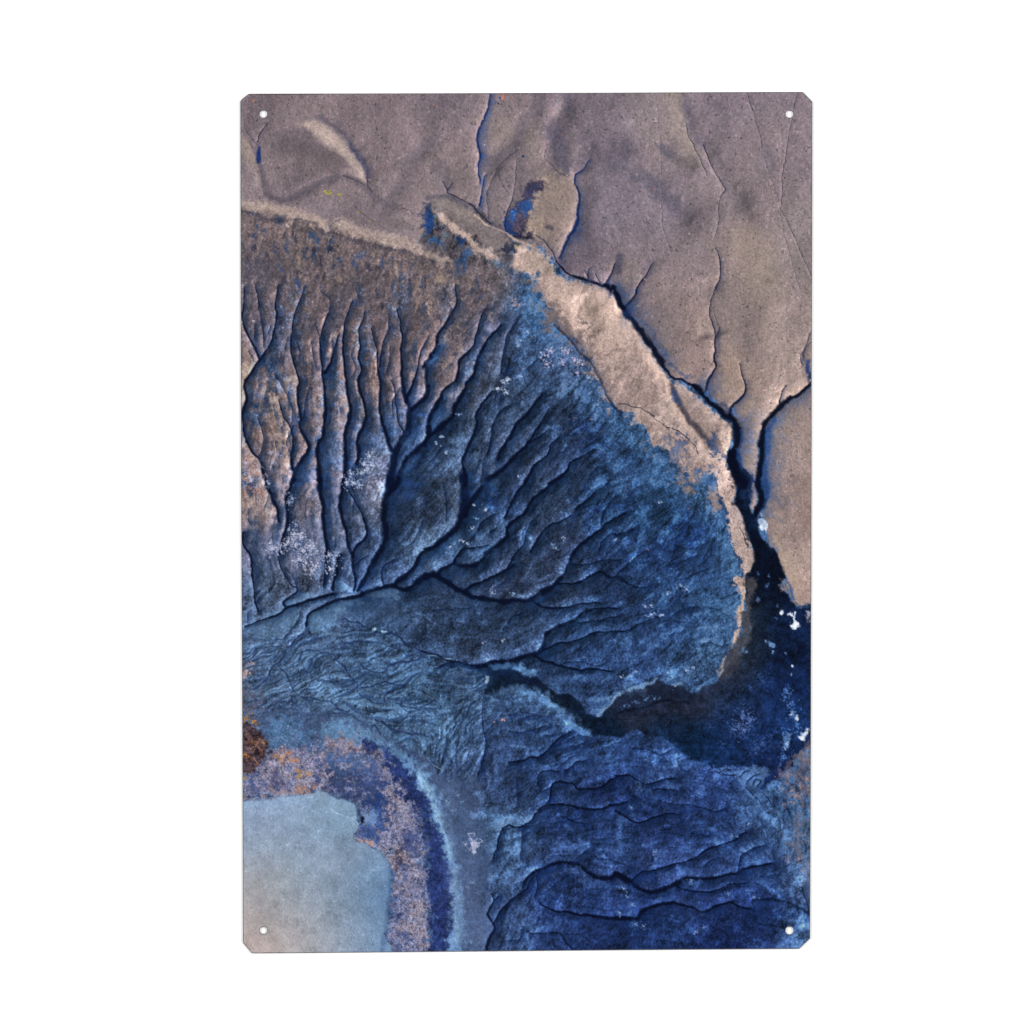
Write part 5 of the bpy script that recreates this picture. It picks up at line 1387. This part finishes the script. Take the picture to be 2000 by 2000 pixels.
# ---- outline of the sheet, clipped corners, and its four holes ----
OUT = [(469.8, 198.0), (474.5, 192.5), (486.5, 183.4), (840, 182.6), (1204, 181.4), (1400, 180.4), (1567.5, 179.9), (1586.2, 199.0),
       (1586.0, 410), (1584.9, 800), (1583.6, 1400), (1581.8, 1832.8), (1560.8, 1852.8), (1200, 1855.5), (835, 1858.8), (600, 1860.8),
       (492.2, 1861.6), (474.9, 1841.0), (474.4, 1640), (473.4, 1400), (471.2, 950), (470.4, 600)]
HOLES = [(514.4, 222.8, 7.9), (1541.9, 222.9, 8.0), (514.4, 1817.2, 7.9), (1542.1, 1817.4, 8.3)]
TH = 0.0008                                          # sheet thickness
GAP = 0.0001

root = link('metal_print', None)
root.location = (wx_(1000), -GAP, wz_(1861))
root['label'] = 'clipped-corner metal wall print with four holes showing aerial view of eroded tan and blue ground'
root['category'] = 'metal sign'

cu = bpy.data.curves.new('sheet_outline', 'CURVE')
cu.dimensions = '2D'
cu.fill_mode = 'BOTH'
cu.extrude = TH / 2 - 0.00008
cu.bevel_depth = 0.00008
cu.bevel_resolution = 1
sp = cu.splines.new('POLY')
sp.points.add(len(OUT) - 1)
for i, (x, y) in enumerate(OUT):
    sp.points[i].co = (wx_(x), wz_(y), 0, 1)
sp.use_cyclic_u = True
for hx, hy, hr in HOLES:
    sp = cu.splines.new('POLY')
    sp.points.add(39)
    for i in range(40):
        t = i / 40 * 2 * math.pi
        sp.points[i].co = (wx_(hx + hr * math.cos(t)), wz_(hy + hr * math.sin(t)), 0, 1)
    sp.use_cyclic_u = True
tmp = bpy.data.objects.new('tmp', cu)
scene.collection.objects.link(tmp)
dg = bpy.context.evaluated_depsgraph_get()
me = bpy.data.meshes.new_from_object(tmp.evaluated_get(dg))
bpy.data.objects.remove(tmp)
# stand it up: curve x,y -> world x,z ; curve z -> -y
co = np.zeros(len(me.vertices) * 3, F32)
me.vertices.foreach_get('co', co)
co = co.reshape(-1, 3)
co = np.stack([co[:, 0], -(GAP + TH / 2) - co[:, 2], co[:, 1]], 1)
co -= np.array([root.location.x, root.location.y, root.location.z])
me.vertices.foreach_set('co', co.astype(F32).ravel())
me.name = 'sheet'
ms, nt, b = material('grey_metal', .45, .3, .3)
nz = nt.nodes.new('ShaderNodeTexNoise')
nz.inputs['Scale'].default_value = 700
rp = nt.nodes.new('ShaderNodeValToRGB')
rp.color_ramp.elements[0].color = (.045, .043, .044, 1)
rp.color_ramp.elements[1].color = (.12, .115, .115, 1)
nt.links.new(nz.outputs['Fac'], rp.inputs['Fac'])
nt.links.new(rp.outputs['Color'], b.inputs['Base Color'])
me.materials.clear()
me.materials.append(ms)
sheet = link('sheet', me)
sheet.parent = root

# ---- the printed face: a fine grid cut to the outline, one colour per vertex
INS = 0.9                                            # rim left bare
def poly_sd(P, px, py):
    D = np.full(px.shape, 1e9)
    VX = np.zeros(px.shape)
    VY = np.zeros(px.shape)
    for i in range(len(P)):
        a, c = P[i], P[(i + 1) % len(P)]
        dx, dy = c[0] - a[0], c[1] - a[1]
        t = np.clip(((px - a[0]) * dx + (py - a[1]) * dy) / (dx * dx + dy * dy), 0, 1)
        vx, vy = px - a[0] - t * dx, py - a[1] - t * dy
        d = np.hypot(vx, vy)
        k = d < D
        D = np.where(k, d, D)
        VX = np.where(k, vx, VX)
        VY = np.where(k, vy, VY)
    return D, VX, VY
px, py = GX.astype(np.float64).copy(), GY.astype(np.float64).copy()
# only the border ring needs exact distances
ring = (GX < 530) | (GX > 1526) | (GY < 240) | (GY > 1800)
rx, ry = px[ring], py[ring]
D, VX, VY = poly_sd(OUT, rx, ry)
ins = inside(OUT, rx, ry)
sd = np.where(ins, D, -D) - INS                      # >0 inside the printed area
for hx, hy, hr in HOLES:
    d = np.hypot(rx - hx, ry - hy)
    hs = d - hr - 0.5
    k = hs < sd
    sd = np.where(k, hs, sd)
    VX = np.where(k, rx - hx, VX)
    VY = np.where(k, ry - hy, VY)
    ins = np.where(k, True, ins)
    D = np.where(k, d, D)
n_ = np.hypot(VX, VY) + 1e-9
sg = np.where(ins, 1.0, -1.0)                        # gradient of sd
gxn, gyn = VX / n_ * sg, VY / n_ * sg
near = np.abs(sd) < STEP * .62
rx = np.where(near, rx - gxn * sd, rx)
ry = np.where(near, ry - gyn * sd, ry)
px[ring], py[ring] = rx, ry
SD = np.full(GX.shape, 10.0)
SD[ring] = np.where(near, 0, sd)
q = (SD[:-1, :-1], SD[:-1, 1:], SD[1:, 1:], SD[1:, :-1])
keep = (np.minimum(np.minimum(q[0], q[1]), np.minimum(q[2], q[3])) >= -1e-6)
idx = np.arange(nx * ny).reshape(ny, nx)
quads = np.stack([idx[:-1, :-1], idx[1:, :-1], idx[1:, 1:], idx[:-1, 1:]], -1)[keep]
used = np.zeros(nx * ny, bool)
used[quads.ravel()] = True
remap = np.cumsum(used) - 1
quads = remap[quads]
cx, cz = wx_(px).ravel()[used], wz_(py).ravel()[used]
verts = np.stack([cx - root.location.x, np.full(len(cx), -(GAP + TH + 0.00005)) - root.location.y, cz - root.location.z], 1).astype(F32)

K = 1.0 / LIGHT                                      # ink albedo for the light that falls on it
srgb = np.clip(IMG.reshape(-1, 3)[used], 0, 1)
lin = np.where(srgb <= .04045, srgb / 12.92, ((srgb + .055) / 1.055) ** 2.4)
lin = np.clip(lin * K - INKSPEC, 0, .95)
rgba = np.ones((len(lin), 4), F32)
rgba[:, :3] = lin

me = bpy.data.meshes.new('printed_face')
me.vertices.add(len(verts))
me.vertices.foreach_set('co', verts.ravel())
me.loops.add(quads.size)
me.loops.foreach_set('vertex_index', quads.ravel().astype(np.int32))
me.polygons.add(len(quads))
me.polygons.foreach_set('loop_start', (np.arange(len(quads)) * 4).astype(np.int32))
me.update(calc_edges=True)
ca = me.color_attributes.new('ink', 'FLOAT_COLOR', 'POINT')
ca.data.foreach_set('color', rgba.ravel())
mp, nt, b = material('satin_ink', .5, .04)
at = nt.nodes.new('ShaderNodeVertexColor')
at.layer_name = 'ink'
nz = nt.nodes.new('ShaderNodeTexNoise')              # microscopic print grain
nz.inputs['Scale'].default_value = 4200
nz.inputs['Detail'].default_value = 1
tc = nt.nodes.new('ShaderNodeTexCoord')
nt.links.new(tc.outputs['Object'], nz.inputs['Vector'])
mr = nt.nodes.new('ShaderNodeMapRange')
mr.inputs['To Min'].default_value = .90
mr.inputs['To Max'].default_value = 1.10
nt.links.new(nz.outputs['Fac'], mr.inputs['Value'])
mx = nt.nodes.new('ShaderNodeVectorMath')
mx.operation = 'SCALE'
nt.links.new(at.outputs['Color'], mx.inputs[0])
nt.links.new(mr.outputs['Result'], mx.inputs['Scale'])
nt.links.new(mx.outputs['Vector'], b.inputs['Base Color'])
me.materials.append(mp)
face = link('printed_face', me)
face.parent = root

# ---- copy-stand lighting: a large soft lamp on either side ----
for sx in (-1, 1):
    la = bpy.data.lights.new('softbox', 'AREA')
    la.shape = 'RECTANGLE'
    la.size, la.size_y = 1.0, 1.6
    la.energy = LAMP
    la.color = (1, 1, 1)
    o = link('softbox_lamp', la)
    o.location = (sx * 2.0, -2.0, .25)
    import mathutils
    o.rotation_euler = (mathutils.Vector((0, 0, 0)) - o.location).to_track_quat('-Z', 'Y').to_euler()

cam = bpy.data.cameras.new('camera')
cam.sensor_width = 36
cam.sensor_fit = 'HORIZONTAL'
DIST = 2.5
cam.lens = 36 * (DIST - GAP - TH) / (2000 * U)
cam.clip_start = .05
cam.clip_end = 50
co_ = link('camera', cam)
co_.location = (0, -DIST, 0)
co_.rotation_euler = (math.radians(90), 0, 0)
scene.camera = co_
